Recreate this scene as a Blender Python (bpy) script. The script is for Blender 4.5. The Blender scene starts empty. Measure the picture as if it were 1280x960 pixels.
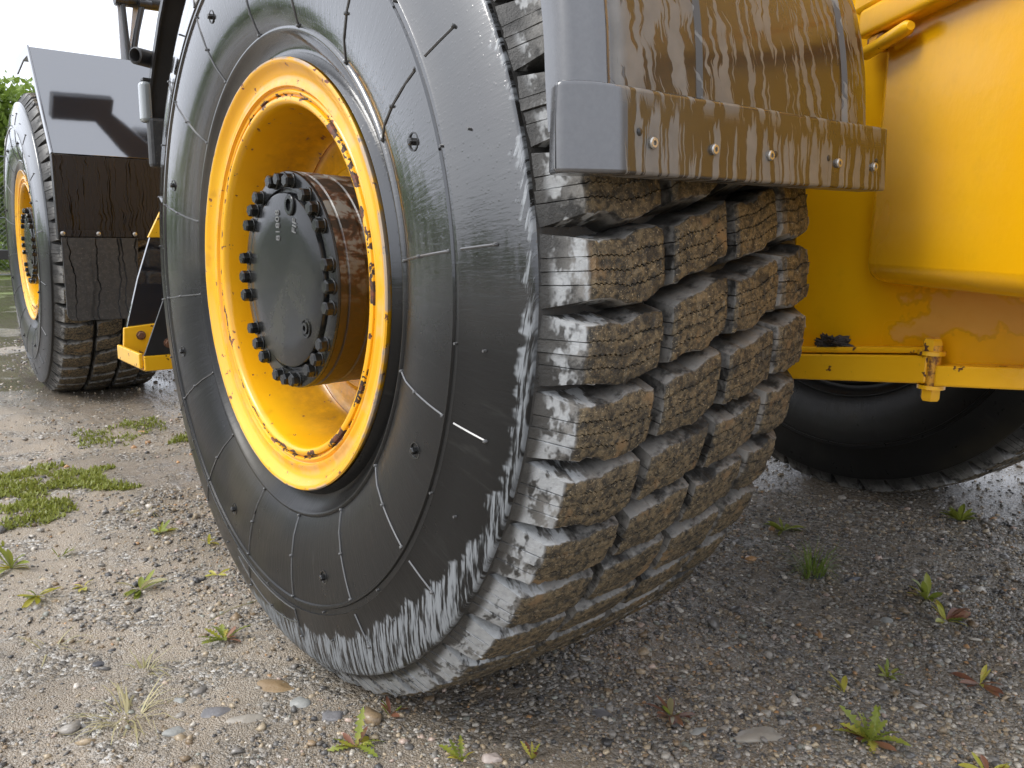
import bpy, bmesh, math, random
import numpy as np
from mathutils import Vector, Matrix, Euler
R = math.radians
PI = math.pi
scene = bpy.context.scene
COL = scene.collection
random.seed(7)
rng = np.random.default_rng(11)

# ------------------------------------------------------------------ camera
cam = bpy.data.cameras.new('camera')
camo = bpy.data.objects.new('camera', cam)
COL.objects.link(camo)
cam.sensor_width = 36.0
cam.lens = 36.0 * 1029.46 / 1280.0
cam.clip_start = 0.02
cam.clip_end = 2000.0
cr = Vector((0.77744424, -0.6287939, 0.01409526))
cu = Vector((0.10061139, 0.14645612, 0.98408737))
cf = Vector((0.62085248, 0.76365492, -0.1771253))
mw = Matrix((cr, cu, -cf)).transposed().to_4x4()
mw.translation = Vector((-0.57763, -1.33696, 0.78148))
camo.matrix_world = mw
scene.camera = camo

# ------------------------------------------------------------------ sky, sun, exposure
SUN_EL, SUN_AZ = R(48), R(286)          # azimuth clockwise from +Y
world = bpy.data.worlds.new('World')
scene.world = world
world.use_nodes = True
wn = world.node_tree
for n_ in list(wn.nodes):
    wn.nodes.remove(n_)
w_out = wn.nodes.new('ShaderNodeOutputWorld')
w_bg = wn.nodes.new('ShaderNodeBackground')
w_sky = wn.nodes.new('ShaderNodeTexSky')
w_sky.sky_type = 'NISHITA'
w_sky.sun_disc = False
w_sky.sun_elevation = SUN_EL
w_sky.sun_rotation = SUN_AZ
w_sky.air_density = 1.0
w_sky.dust_density = 6.0
w_sky.ozone_density = 1.0
w_hs = wn.nodes.new('ShaderNodeHueSaturation')
w_hs.inputs['Saturation'].default_value = 0.12
w_mix = wn.nodes.new('ShaderNodeMix')
w_mix.data_type = 'RGBA'
w_mix.inputs[0].default_value = 0.55        # the cloud layer evens the clear sky out
w_mix.inputs[7].default_value = (12.6, 13.4, 15.2, 1)
wn.links.new(w_sky.outputs[0], w_hs.inputs['Color'])
wn.links.new(w_hs.outputs[0], w_mix.inputs[6])
wn.links.new(w_mix.outputs[2], w_bg.inputs[0])
w_bg.inputs[1].default_value = 0.15
wn.links.new(w_bg.outputs[0], w_out.inputs[0])

sun = bpy.data.lights.new('sun', 'SUN')
sun.energy = 1.5
sun.angle = R(25)
sun.color = (1.0, 0.97, 0.92)
suno = bpy.data.objects.new('sun', sun)
COL.objects.link(suno)
sd = Vector((math.sin(SUN_AZ) * math.cos(SUN_EL), math.cos(SUN_AZ) * math.cos(SUN_EL), math.sin(SUN_EL)))
suno.rotation_euler = sd.to_track_quat('Z', 'Y').to_euler()
suno.location = (-3, -3, 6)
scene.view_settings.view_transform = 'Standard'
scene.view_settings.look = 'None'
scene.view_settings.gamma = 1
scene.view_settings.exposure = 0.18
scene.render.engine = 'CYCLES'
scene.cycles.max_bounces = 5
scene.cycles.diffuse_bounces = 3
scene.cycles.glossy_bounces = 3
scene.cycles.transmission_bounces = 4
scene.cycles.caustics_reflective = False
scene.cycles.caustics_refractive = False
scene.cycles.use_adaptive_sampling = True
scene.cycles.adaptive_threshold = 0.02

# ------------------------------------------------------------------ node helper
class G:
    def __init__(s, name):
        s.m = bpy.data.materials.new(name)
        s.m.use_nodes = True
        s.t = s.m.node_tree
        s.b = s.t.nodes['Principled BSDF']
        s._obj = None
    def n(s, ty, **kw):
        x = s.t.nodes.new('ShaderNode' + ty)
        for k, v in kw.items():
            setattr(x, k, v)
        return x
    def put(s, sock, v):
        if isinstance(v, bpy.types.NodeSocket):
            s.t.links.new(v, sock)
        elif v is not None:
            if sock.type == 'RGBA' and not hasattr(v, '__len__'):
                v = (v, v, v, 1)
            elif sock.type == 'RGBA' and len(v) == 3:
                v = (*v, 1)
            sock.default_value = v
    def set(s, **kw):
        for k, v in kw.items():
            s.put(s.b.inputs[k.replace('_', ' ')], v)
        return s
    @property
    def obj(s):
        if s._obj is None:
            s._obj = s.n('TexCoord').outputs['Object']
        return s._obj
    def geo(s):
        return s.n('NewGeometry').outputs['Position']
    def math(s, op, a, b=None, c=None, clamp=False):
        x = s.n('Math', operation=op, use_clamp=clamp)
        s.put(x.inputs[0], a)
        if b is not None: s.put(x.inputs[1], b)
        if c is not None: s.put(x.inputs[2], c)
        return x.outputs[0]
    def add(s, a, b): return s.math('ADD', a, b)
    def sub(s, a, b): return s.math('SUBTRACT', a, b)
    def mul(s, a, b): return s.math('MULTIPLY', a, b)
    def maxi(s, a, b): return s.math('MAXIMUM', a, b)
    def mini(s, a, b): return s.math('MINIMUM', a, b)
    def sep(s, v):
        x = s.n('SeparateXYZ'); s.put(x.inputs[0], v)
        return x.outputs[0], x.outputs[1], x.outputs[2]
    def comb(s, a, b, c):
        x = s.n('CombineXYZ')
        for i, v in enumerate((a, b, c)): s.put(x.inputs[i], v)
        return x.outputs[0]
    def scale(s, v, sc):
        x = s.n('Mapping'); s.put(x.inputs[0], v); x.inputs['Scale'].default_value = sc
        return x.outputs[0]
    def noise(s, v, sc=5, det=4, rough=.55, dist=0, col=False):
        x = s.n('TexNoise'); s.put(x.inputs['Vector'], v)
        x.inputs['Scale'].default_value = sc; x.inputs['Detail'].default_value = min(det, 3)
        x.inputs['Roughness'].default_value = rough; x.inputs['Distortion'].default_value = dist
        return x.outputs[1 if col else 0]
    def vor(s, v, sc, feature='F1', out='Distance', rnd=1.0):
        x = s.n('TexVoronoi', feature=feature); s.put(x.inputs['Vector'], v)
        x.inputs['Scale'].default_value = sc; x.inputs['Randomness'].default_value = rnd
        return x.outputs[out]
    def step(s, v, lo, hi, a=0.0, b=1.0):
        x = s.n('MapRange', interpolation_type='SMOOTHSTEP')
        s.put(x.inputs[0], v)
        s.put(x.inputs[1], lo); s.put(x.inputs[2], hi)
        s.put(x.inputs[3], a); s.put(x.inputs[4], b)
        return x.outputs[0]
    def mix(s, f, a, b):
        x = s.n('Mix', data_type='RGBA')
        s.put(x.inputs[0], f); s.put(x.inputs[6], a); s.put(x.inputs[7], b)
        return x.outputs[2]
    def mixf(s, f, a, b):
        x = s.n('Mix', data_type='FLOAT')
        s.put(x.inputs[0], f); s.put(x.inputs[2], a); s.put(x.inputs[3], b)
        return x.outputs[0]
    def ramp(s, f, stops, const=False):
        x = s.n('ValToRGB'); s.put(x.inputs[0], f)
        e = x.color_ramp.elements
        if const: x.color_ramp.interpolation = 'CONSTANT'
        while len(e) < len(stops): e.new(0.5)
        for el, (p, c) in zip(e, stops):
            el.position = p; el.color = (*c, 1) if hasattr(c, '__len__') else (c, c, c, 1)
        return x.outputs[0]
    def attr(s, name, kind='GEOMETRY'):
        x = s.n('Attribute', attribute_name=name, attribute_type=kind)
        return x.outputs
    def rand(s):
        return s.n('ObjectInfo').outputs['Random']
    def bump(s, h, strength=.3, dist=.002, normal=None):
        x = s.n('Bump'); s.put(x.inputs['Height'], h)
        x.inputs['Strength'].default_value = strength; x.inputs['Distance'].default_value = dist
        if normal is not None: s.put(x.inputs['Normal'], normal)
        return x.outputs[0]

M = {}
def make_materials():
    # --- yellow machine paint -------------------------------------------------
    def yellow(name, base, warm, chips, orange=False):
        g = G(name); o = g.obj
        n1 = g.noise(o, 3, 4); n2 = g.noise(o, 35, 5, .65); n3 = g.noise(o, 160, 3)
        c = g.mix(g.step(n1, .35, .7), base, warm)
        grime = g.step(g.add(n1, g.mul(n2, .6)), .80, 1.05)
        c = g.mix(g.mul(grime, .16), c, (.45, .20, .01))
        rough = g.mixf(n1, .22, .36)
        ch = g.step(n2, 1 - chips, 1 - chips + .03)
        if orange:
            P = g.geo(); x, y, z = g.sep(P)
            w = g.add(g.mul(g.noise(P, 22, 5, .6), .16), g.mul(g.noise(P, 6, 2), .10))
            e = g.mini(g.sub(-.67, y), g.mini(g.sub(z, .585), g.mul(g.sub(.755, z), 1.4)))
            bare = g.mul(g.step(g.sub(e, w), -.075, -.066), g.step(x, .732, .738))
            c = g.mix(bare, c, g.mix(g.noise(P, 40, 4), (.72, .35, .04), (.76, .41, .07)))
            rim_ = g.mul(g.mul(g.step(g.sub(e, w), -.085, -.077), g.sub(1, bare)), g.step(x, .732, .738))
            c = g.mix(g.mul(rim_, .25), c, (.30, .17, .02))
            rough = g.mixf(bare, rough, .55)
        c = g.mix(ch, c, (.085, .028, .012))
        rough = g.mixf(ch, rough, .8)
        peel = g.noise(o, 55, 2, .4)
        g.set(Base_Color=c, Roughness=rough, Coat_Weight=.35, Coat_Roughness=.12,
              Normal=g.bump(g.add(g.mul(peel, .5), g.mul(n3, .15)), .22, .004))
        return g.m
    M['body'] = yellow('yellow_paint', (.85, .415, .003), (.87, .46, .005), .23, True)
    M['flange'] = yellow('worn_yellow_paint', (.82, .42, .008), (.86, .49, .02), .36)
    # --- wheel rim: chips along its lips ------------------------------------
    g = G('rim_yellow'); o = g.obj; x, y, z = g.sep(o)
    rad = g.math('SQRT', g.add(g.mul(y, y), g.mul(z, z)))
    n1 = g.noise(o, 4, 3); n2 = g.noise(o, 45, 5, .7); n3 = g.noise(o, 14, 4, .6)
    lip = g.step(g.math('ABSOLUTE', g.sub(rad, .2985)), .003, .011, 1, 0)
    edge = g.step(g.math('ABSOLUTE', g.sub(rad, .3565)), .001, .006, 1, 0)
    zone = g.maxi(g.mul(lip, g.step(n3, .42, .62)), edge)
    wear = g.step(g.add(g.add(g.mul(g.mul(lip, g.step(n3, .38, .56)), .21), g.mul(edge, .08)), n2), .665, .70)
    c = g.mix(g.step(n1, .35, .7), (.83, .40, .006), (.87, .46, .010))
    pale = g.mul(g.step(g.math('ABSOLUTE', g.sub(rad, .322)), .004, .014, 1, 0), g.step(n3, .45, .65))
    c = g.mix(g.mul(pale, .45), c, (.80, .46, .22))
    deep = g.step(n3, .58, .72)
    c = g.mix(g.mul(deep, .30), c, (.33, .14, .012))
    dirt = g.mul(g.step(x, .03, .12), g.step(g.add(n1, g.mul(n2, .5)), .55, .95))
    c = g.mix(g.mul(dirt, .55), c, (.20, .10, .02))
    c = g.mix(wear, c, g.mix(g.step(n2, .5, .75), (.03, .018, .012), (.20, .055, .018)))
    c = g.mix(g.mul(g.mul(edge, .8), g.step(g.noise(o, 9, 5, .7), .46, .54)), c, (.36, .32, .28))
    g.set(Base_Color=c, Roughness=g.mixf(wear, .26, .75), Coat_Weight=.3, Coat_Roughness=.1,
          Normal=g.bump(g.sub(g.mul(n2, .3), g.mul(wear, .6)), .35, .002))
    M['rim'] = g.m
    # --- tyre rubber ------------------------------------------------------
    for clean in (False, True):
     g = G('tyre_rubber_clean' if clean else 'tyre_rubber'); o = g.obj; x, y, z = g.sep(o)
     rad = g.math('SQRT', g.add(g.mul(y, y), g.mul(z, z)))
     ang = g.math('ARCTAN2', z, y)                       # -pi..pi, rear = pi, bottom = -pi/2
     a2 = g.math('FLOORED_MODULO', g.sub(ang, PI * .25), 2 * PI)  # 0 at 45deg
     n1 = g.noise(o, 3.5, 4); n2 = g.noise(o, 30, 5, .6); n3 = g.noise(o, 260, 2)
     # scuffed pale band: R start as a function of the angle (bottom = wide)
     deg = g.mul(a2, 180 / PI)                           # +45 = wheel angle
     wdeg = g.add(deg, 45)
     thr = g.step(wdeg, 195, 232, .642, .590)
     thr = g.mixf(g.step(wdeg, 262, 300), thr, .650)
     thr = g.mixf(g.step(wdeg, 195, 150), thr, .655)
     thr = g.add(thr, g.mul(g.step(wdeg, 152, 118), .03))
     thr = g.add(thr, g.mul(g.step(wdeg, 285, 312), .03))
     jag = g.noise(g.comb(g.mul(wdeg, .16), g.mul(rad, 2), 0), 1.6, 4, .7)
     thr = g.add(thr, g.mul(g.sub(jag, .5), .075))
     stv = g.comb(g.add(g.mul(y, 215), g.mul(z, 30)), g.mul(z, 19), 1.7)
     st = g.noise(stv, 1.0, 3, .6, .15)
     band = g.mul(g.step(rad, thr, g.add(thr, .008)), g.step(st, .42, .56))
     if clean: band = g.mul(band, 0.0)
     band = g.mul(band, g.step(rad, .660, .663, 1, 0))
     band = g.mul(band, g.step(x, .20, .22, 1, 0))
     c = g.mix(n1, (.009, .009, .009), (.017, .017, .0165))
     brown = g.mul(g.step(n1, .5, .72), g.step(wdeg, 230, 300))
     c = g.mix(g.mul(brown, .5), c, (.06, .05, .03))
     smear = g.noise(g.comb(g.mul(wdeg, .5), g.mul(rad, 9), 3), 1.0, 4, .65)
     c = g.mix(g.mul(g.step(smear, .58, .75), .30), c, (.05, .051, .047))
     c = g.mix(g.mul(band, .9), c, g.mix(st, (.11, .12, .13), (.33, .35, .365)))
     wet = g.step(g.add(z, g.mul(g.sub(n1, .5), .25)), -.10, .16)                          # rain has washed the upper half
     rough = g.mixf(wet, .30, .11)
     rough = g.add(rough, g.mul(g.sub(n2, .5), .14))
     rough = g.mixf(band, rough, .55)
     drops = g.step(g.vor(o, 140), .10, .30, 1, 0)
     run = g.noise(g.comb(g.mul(wdeg, .9), g.mul(rad, 14), 5), 1.3, 4, .7)
     h = g.add(g.mul(run, .9), g.add(g.mul(n3, .15), g.mul(g.mul(drops, wet), .35)))
     h = g.add(h, g.mul(band, .5))
     g.set(Base_Color=c, Roughness=rough, IOR=g.mixf(wet, 1.36, 1.7), Coat_Weight=g.mul(wet, .9), Coat_Roughness=.07,
           Coat_IOR=1.6, Normal=g.bump(h, .22, .0025))
     M['tyre_clean' if clean else 'tyre'] = g.m
    # --- tread rubber with caked mud ------------------------------------
    for clean in (False, True):
     g = G('tread_rubber_clean' if clean else 'tread_rubber'); o = g.obj; x, y, z = g.sep(o)
     fa = g.attr('face')[2]; we = g.attr('wear')[2]; ou = g.attr('outer')[2]
     P = g.geo()
     n1 = g.noise(P, 22, 4, .6); n2 = g.noise(P, 120, 4, .65); n3 = g.noise(P, 420, 2, .6)
     side = g.mix(n1, (.016, .016, .0155), (.050, .047, .042))
     side = g.mix(g.mul(g.mul(we, .8), g.step(g.add(n1, g.mul(n2, .4)), .56, .78)), side, (.30, .29, .27))  # worn, dusty edges; sky light on the upper faces is in this grey
     px, py, pz = g.sep(P)
     scv = g.noise(g.scale(P, (60, 25, 25)), 1.0, 5, .68)
     scuff = g.mul(g.mul(ou, g.step(x, .014, .022)), g.step(g.add(scv, g.mul(g.step(pz, .95, .35), .10)), .505, .60))
     if clean: scuff = g.mul(scuff, 0.0)
     side = g.mix(g.mul(scuff, .92), side, g.mix(n2, (.24, .25, .255), (.48, .49, .49)))
     mud = g.mix(g.step(n2, .35, .68), (.028, .024, .018), (.175, .132, .074))
     mud = g.mix(g.step(n3, .58, .75), mud, (.38, .31, .20))
     mud = g.mix(g.step(n1, .60, .72), mud, (.20, .13, .065))
     mud = g.mix(g.mul(g.step(n1, .45, .30), .75), mud, (.020, .020, .019))
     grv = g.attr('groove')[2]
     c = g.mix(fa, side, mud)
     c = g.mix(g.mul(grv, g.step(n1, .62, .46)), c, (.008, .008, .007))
     g.set(Base_Color=c, Roughness=g.mixf(fa, .56, g.mixf(n2, .75, .42)), IOR=1.5,
           Normal=g.bump(g.add(g.mul(n2, g.mixf(fa, .5, .5)), g.mul(n3, g.mixf(fa, .3, .9))), .5, .004))
     M['tread_clean' if clean else 'tread'] = g.m
    # --- black hub paint & rusty hub barrel ---------------------------------
    g = G('hub_black'); o = g.obj; x, y, z = g.sep(o)
    n1 = g.noise(o, 9, 4, .6); n2 = g.noise(o, 90, 4, .65)
    dust = g.mul(g.mul(g.step(g.add(n1, g.mul(n2, .5)), .60, 1.0), g.step(z, .10, -.10)), .35)
    c = g.mix(dust, (.010, .0105, .011), (.09, .085, .055))
    c = g.mix(g.step(n2, .72, .78), c, (.07, .073, .073))
    g.set(Base_Color=c, Roughness=g.mixf(dust, g.mixf(n1, .14, .30), .5), IOR=1.38, Coat_Weight=.12,
          Coat_Roughness=.1, Normal=g.bump(g.add(g.mul(n2, .5), n1), .3, .002))
    M['hub'] = g.m
    g = G('hub_barrel_rust'); o = g.obj; x, y, z = g.sep(o)
    n1 = g.noise(g.scale(o, (14, 24, 24)), 1.2, 5, .68, .4); n2 = g.noise(o, 90, 4, .7)
    c = g.mix(g.step(n1, .40, .55), (.030, .027, .024), (.115, .048, .022))
    c = g.mix(g.step(g.add(n1, g.mul(n2, .3)), .62, .72), c, (.20, .20, .18))
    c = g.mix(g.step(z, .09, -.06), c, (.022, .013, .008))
    g.set(Base_Color=c, Roughness=g.mixf(n2, .2, .6), IOR=1.6, Normal=g.bump(g.add(n1, g.mul(n2, .5)), .4, .003))
    M['barrel'] = g.m
    # --- black glossy sheet metal ----------------------------------------
    g = G('black_gloss_paint'); o = g.obj
    n1 = g.noise(o, 6, 3); n2 = g.noise(o, 120, 3, .6)
    g.set(Base_Color=(.018, .018, .022), Roughness=.05, IOR=2.7, Coat_Weight=.9, Coat_Roughness=.04,
          Coat_IOR=1.7, Normal=g.bump(g.add(n1, g.mul(n2, .05)), .05, .003))
    M['plate'] = g.m
    g = G('black_satin'); o = g.obj
    n1 = g.noise(o, 12, 4, .6); n2 = g.noise(o, 150, 3, .6)
    g.set(Base_Color=g.mix(n1, (.014, .014, .015), (.035, .033, .031)), Roughness=g.mixf(n1, .2, .5), IOR=1.5,
          Normal=g.bump(n2, .25, .002))
    M['satin'] = g.m
    # black plate with rain runs
    g = G('black_rain_run'); o = g.obj; x, y, z = g.sep(o)
    wv = g.noise(g.comb(g.mul(x, 3), g.mul(z, 7), 0), 2.2, 3, .5)
    ln = g.noise(g.comb(g.add(g.mul(x, 70), g.mul(wv, 3.2)), g.mul(z, 1.2), 0), 1.0, 2, .45)
    ridge = g.step(g.math('ABSOLUTE', g.sub(ln, .5)), .006, .03, 1, 0)
    dirt = g.noise(o, 60, 4, .65)
    c = g.mix(dirt, (.012, .0105, .010), (.026, .022, .021))
    c = g.mix(ridge, c, (.004, .003, .003))
    g.set(Base_Color=c, Roughness=g.mixf(ridge, .45, .12), IOR=1.4, Normal=g.bump(ridge, .3, .002))
    M['rain'] = g.m
    # rubber flap
    g = G('grey_rubber_flap'); o = g.obj; x, y, z = g.sep(o)
    wv = g.noise(g.comb(g.mul(x, 2), g.mul(z, 5), 3), 2.0, 3, .5)
    ln = g.noise(g.comb(g.add(g.mul(x, 11), g.mul(wv, .6)), g.mul(z, .4), 4), 1.0, 1, .4)
    ridge = g.step(g.math('ABSOLUTE', g.sub(ln, .5)), .003, .014, 1, 0)
    dirt = g.noise(o, 75, 4, .65)
    c = g.mix(g.step(dirt, .4, .7), (.030, .030, .030), (.052, .051, .049))
    c = g.mix(g.step(g.noise(o, 260, 2), .68, .74), c, (.2, .19, .16))
    c = g.mix(ridge, c, (.007, .007, .007))
    g.set(Base_Color=c, Roughness=g.mixf(ridge, .5, .15), IOR=1.5, Normal=g.bump(dirt, .25, .002))
    M['flap'] = g.m
    # --- muddy plastic mudguard ---------------------------------------------
    g = G('muddy_black_plastic'); o = g.obj; x, y, z = g.sep(o)
    side = g.step(x, .008, .016)                       # the outer edge is washed clean
    wv = g.noise(g.comb(g.mul(x, 9), g.mul(z, 16), 0), 1.0, 3, .6)
    # streaks above: slanted, broken runs
    film = g.noise(g.comb(g.add(g.mul(x, 85), g.add(g.mul(z, 14), g.mul(wv, 4))), g.mul(z, 9), g.mul(y, 5)), 1.0, 3, .6)
    patch = g.noise(g.comb(g.mul(x, 9), g.mul(z, 10), 2), 1.0, 4, .6)
    run_m = g.step(g.add(film, g.mul(g.sub(patch, .5), .35)), .545, .505)
    # lip below: thin drip runs
    drip = g.noise(g.comb(g.add(g.mul(x, 120), g.mul(wv, 2.4)), g.mul(z, 5), 7), 1.0, 2, .5)
    drip_m = g.step(g.add(drip, g.mul(g.step(z, .885, .915), .15)), .49, .53)
    low = g.step(z, .900, .922, 1, 0)
    n2 = g.noise(o, 160, 3, .6)
    # dried grey silt left between the rain runs; the runs themselves are glossy plastic
    silt = g.mixf(low, g.sub(1, run_m), g.sub(1, drip_m))
    silt = g.mul(silt, side)
    silt_c = g.mix(g.noise(o, 40, 3, .6), (.12, .113, .104), (.235, .225, .21))
    gloss = g.mix(side, g.mix(n2, (.040, .040, .043), (.070, .070, .073)), g.mix(patch, (.030, .024, .018), (.070, .056, .040)))  # brown in the runs stands for the yellow ballast's reflection
    c = g.mix(g.mul(silt, .92), gloss, silt_c)
    rough = g.mixf(silt, g.mixf(side, .24, .17), .55)
    g.set(Base_Color=c, Roughness=rough, IOR=g.mixf(silt, g.mixf(side, 1.85, 1.5), 1.45), Coat_Weight=g.mixf(side, .5, g.mixf(silt, .15, .0)),
          Coat_Roughness=.08, Coat_IOR=1.6,
          Normal=g.bump(g.add(g.mul(silt, .5), g.add(g.mul(n2, .25), g.mul(g.noise(o, 55, 3), .4))), .25, .002))
    M['guard'] = g.m
    # --- small metals ------------------------------------------------------
    g = G('zinc_steel'); o = g.obj
    g.set(Base_Color=g.mix(g.noise(o, 300, 3), (.55, .53, .49), (.30, .28, .25)), Metallic=.85, Roughness=.35)
    M['zinc'] = g.m
    g = G('rusty_bolt'); o = g.obj
    g.set(Base_Color=g.mix(g.noise(o, 120, 4, .6), (.05, .03, .02), (.22, .09, .04)), Roughness=.6)
    M['rustbolt'] = g.m
    g = G('rust_stained_paint'); o = g.obj; n = g.noise(o, 90, 4, .6)
    g.set(Base_Color=g.mix(g.step(n, .42, .62), (.72, .36, .03), (.16, .06, .02)), Roughness=.5)
    M['rustpaint'] = g.m
    g = G('lamp_lens_grey'); o = g.obj
    g.set(Base_Color=(.22, .24, .24), Roughness=.08, IOR=1.6, Coat_Weight=.6, Normal=g.bump(g.noise(o, 160, 2), .15, .002))
    M['lamp'] = g.m
    g = G('pale_grey_steel'); o = g.obj
    g.set(Base_Color=g.mix(g.noise(o, 20, 3), (.55, .56, .58), (.68, .68, .70)), Roughness=.35)
    M['pale'] = g.m
    g = G('dark_glass'); g.set(Base_Color=(.02, .025, .025), Roughness=.03, IOR=1.5)
    M['glass'] = g.m
    g = G('dark_mud'); o = g.obj; n = g.noise(o, 90, 4, .7)
    g.set(Base_Color=g.mix(n, (.02, .017, .015), (.06, .05, .045)), Roughness=.7, Normal=g.bump(n, .6, .006))
    M['mud'] = g.m
    # --- ground ---------------------------------------------------------------
    g = G('gravel_ground'); P = g.geo(); x, y, z = g.sep(P)
    Pf = g.comb(x, y, 0)
    v1 = g.n('TexVoronoi', feature='F1'); g.put(v1.inputs['Vector'], Pf); v1.inputs['Scale'].default_value = 130
    v2 = g.n('TexVoronoi', feature='F1'); g.put(v2.inputs['Vector'], Pf); v2.inputs['Scale'].default_value = 330
    pal = [(0, (.05, .046, .04)), (.18, (.13, .115, .095)), (.40, (.22, .19, .15)), (.60, (.28, .225, .155)),
           (.78, (.33, .30, .26)), (.93, (.48, .46, .42)), (1, (.62, .6, .56))]
    r1, r1g, _ = g.sep(v1.outputs['Color']); r2, _, _ = g.sep(v2.outputs['Color'])
    c1 = g.ramp(r1, pal); c2 = g.ramp(r2, pal)
    nb = g.noise(Pf, 1.1, 4, .55); nm = g.noise(Pf, 7, 5, .6); nf = g.noise(Pf, 240, 3, .6)
    coarse = g.step(g.add(nm, g.mul(g.step(x, -.3, .9), .14)), .44, .60)
    c = g.mix(g.mul(coarse, .85), c2, c1)
    sand = g.mul(g.step(nm, .60, .44), g.step(x, 1.0, -.2, .55, 1))
    c = g.mix(g.mul(sand, .72), c, g.mix(nf, (.24, .19, .135), (.43, .36, .275)))
    c = g.mix(g.step(nf, .35, .2), c, (.05, .045, .035))
    # standing water and silty damp; the darker right has machine shade painted in
    far = g.maxi(g.step(y, 2.0, 3.4), g.step(x, 1.9, 2.6))
    pud = g.mul(g.step(g.add(g.noise(Pf, .9, 4, .6), g.mul(far, .13)), .53, .62), far)
    damp_shade = g.step(g.add(nb, g.mul(g.step(x, -.2, .9), .22)), .44, .62)
    c = g.mix(g.mul(damp_shade, .34), c, g.mix(nf, (.065, .055, .042), (.13, .112, .085)))
    far2 = g.step(g.add(y, g.mul(x, .5)), 5, 11)
    green = g.mul(far2, g.step(g.noise(Pf, .8, 4, .6), .40, .58))
    c = g.mix(green, c, g.mix(nf, (.10, .15, .03), (.22, .25, .08)))
    c = g.mix(g.mul(pud, .7), c, (.09, .075, .055))
    rough = g.mixf(damp_shade, .50, .27)
    rough = g.mixf(pud, rough, .07)
    h = g.add(g.mul(g.sub(1, v1.outputs['Distance']), g.mul(coarse, .9)), g.add(g.mul(g.sub(1, v2.outputs['Distance']), .4), g.mul(nf, .35)))
    h = g.mul(h, g.sub(1, g.mul(pud, .96)))
    g.set(Base_Color=c, Roughness=rough, IOR=1.45, Normal=g.bump(h, .9, .006))
    M['ground'] = g.m
    g = G('pebbles'); a = g.attr('tint')[0]; P = g.geo()
    n = g.noise(P, 260, 3, .6)
    c = g.mix(g.step(n, .3, .7, 0, .35), a, (.05, .045, .04))
    g.set(Base_Color=c, Roughness=.28, IOR=1.5, Normal=g.bump(n, .3, .002))
    M['pebble'] = g.m
    def stone(name, a, b):
        g = G(name); o = g.obj; n = g.noise(o, 55, 5, .65); n2 = g.noise(o, 9, 3)
        g.set(Base_Color=g.mix(g.add(g.mul(n, .6), g.mul(n2, .4)), a, b), Roughness=.42, IOR=1.5, Normal=g.bump(n, .5, .004))
        M[name] = g.m
    stone('stone_brown', (.15, .095, .045), (.30, .21, .11))
    stone('stone_grey', (.09, .088, .09), (.21, .20, .20))
    stone('stone_pale', (.18, .185, .17), (.34, .335, .31))
    stone('stone_dark', (.035, .037, .042), (.10, .10, .11))
    stone('stone_pink', (.30, .24, .21), (.50, .43, .38))
    stone('stone_buff', (.22, .195, .16), (.38, .345, .29))
    # --- plants -----------------------------------------------------------
    def leaf(name, a, b, tip):
        g = G(name); r = g.rand(); P = g.geo(); n = g.noise(P, 70, 3)
        c = g.mix(g.add(g.mul(r, .7), g.mul(n, .4)), a, b)
        c = g.mix(g.mul(g.step(n, .55, .75), .6), c, tip)
        g.set(Base_Color=c, Roughness=.38, IOR=1.45, Subsurface_Weight=0.0, Normal=g.bump(n, .3, .003))
        tr = g.n('BsdfTranslucent'); g.put(tr.inputs[0], c)
        ms = g.n('MixShader'); ms.inputs[0].default_value = .35
        g.t.links.new(g.b.outputs[0], ms.inputs[1]); g.t.links.new(tr.outputs[0], ms.inputs[2])
        g.t.links.new(ms.outputs[0], g.t.nodes['Material Output'].inputs[0])
        M[name] = g.m
    leaf('leaf_green', (.15, .20, .03), (.32, .35, .06), (.44, .34, .09))
    leaf('leaf_yellow', (.34, .36, .04), (.52, .45, .08), (.48, .28, .08))
    leaf('leaf_red', (.20, .075, .05), (.32, .16, .09), (.24, .2, .06))
    leaf('grass_blade', (.14, .22, .03), (.32, .36, .09), (.46, .38, .19))
    leaf('grass_dry', (.36, .33, .16), (.50, .44, .25), (.26, .30, .07))
    leaf('moss', (.15, .18, .03), (.30, .32, .06), (.44, .37, .15))
    leaf('tree_leaf', (.13, .21, .035), (.24, .33, .06), (.18, .24, .05))
    g = G('bark'); o = g.obj; n = g.noise(g.scale(o, (8, 8, 2)), 3, 4)
    g.set(Base_Color=g.mix(n, (.06, .05, .04), (.16, .13, .10)), Roughness=.85, Normal=g.bump(n, .6, .02))
    M['bark'] = g.m
    g = G('galvanised_wire'); g.set(Base_Color=(.16, .17, .16), Roughness=.5, Metallic=.4)
    M['wire'] = g.m
make_materials()

# ------------------------------------------------------------------ mesh helpers
def link(name, me, mat=None, parent=None, loc=(0, 0, 0), rot=(0, 0, 0)):
    o = bpy.data.objects.new(name, me)
    COL.objects.link(o)
    o.location = loc; o.rotation_euler = rot
    if mat is not None and me is not None:
        if not me.materials: me.materials.append(M[mat])
    if parent is not None: o.parent = parent
    return o
def tag(o, label=None, cat=None, group=None, kind=None):
    if label: o['label'] = label
    if cat: o['category'] = cat
    if group: o['group'] = group
    if kind: o['kind'] = kind
    return o
def empty(name, loc=(0, 0, 0), rot=(0, 0, 0), parent=None):
    o = link(name, None, None, parent, loc, rot)
    o.empty_display_size = .1
    return o
def mesh_of(name, V, F, smooth=False):
    me = bpy.data.meshes.new(name)
    me.from_pydata([tuple(v) for v in V], [], [tuple(f) for f in F])
    if smooth:
        me.polygons.foreach_set('use_smooth', [True] * len(me.polygons))
    me.update()
    return me
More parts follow.
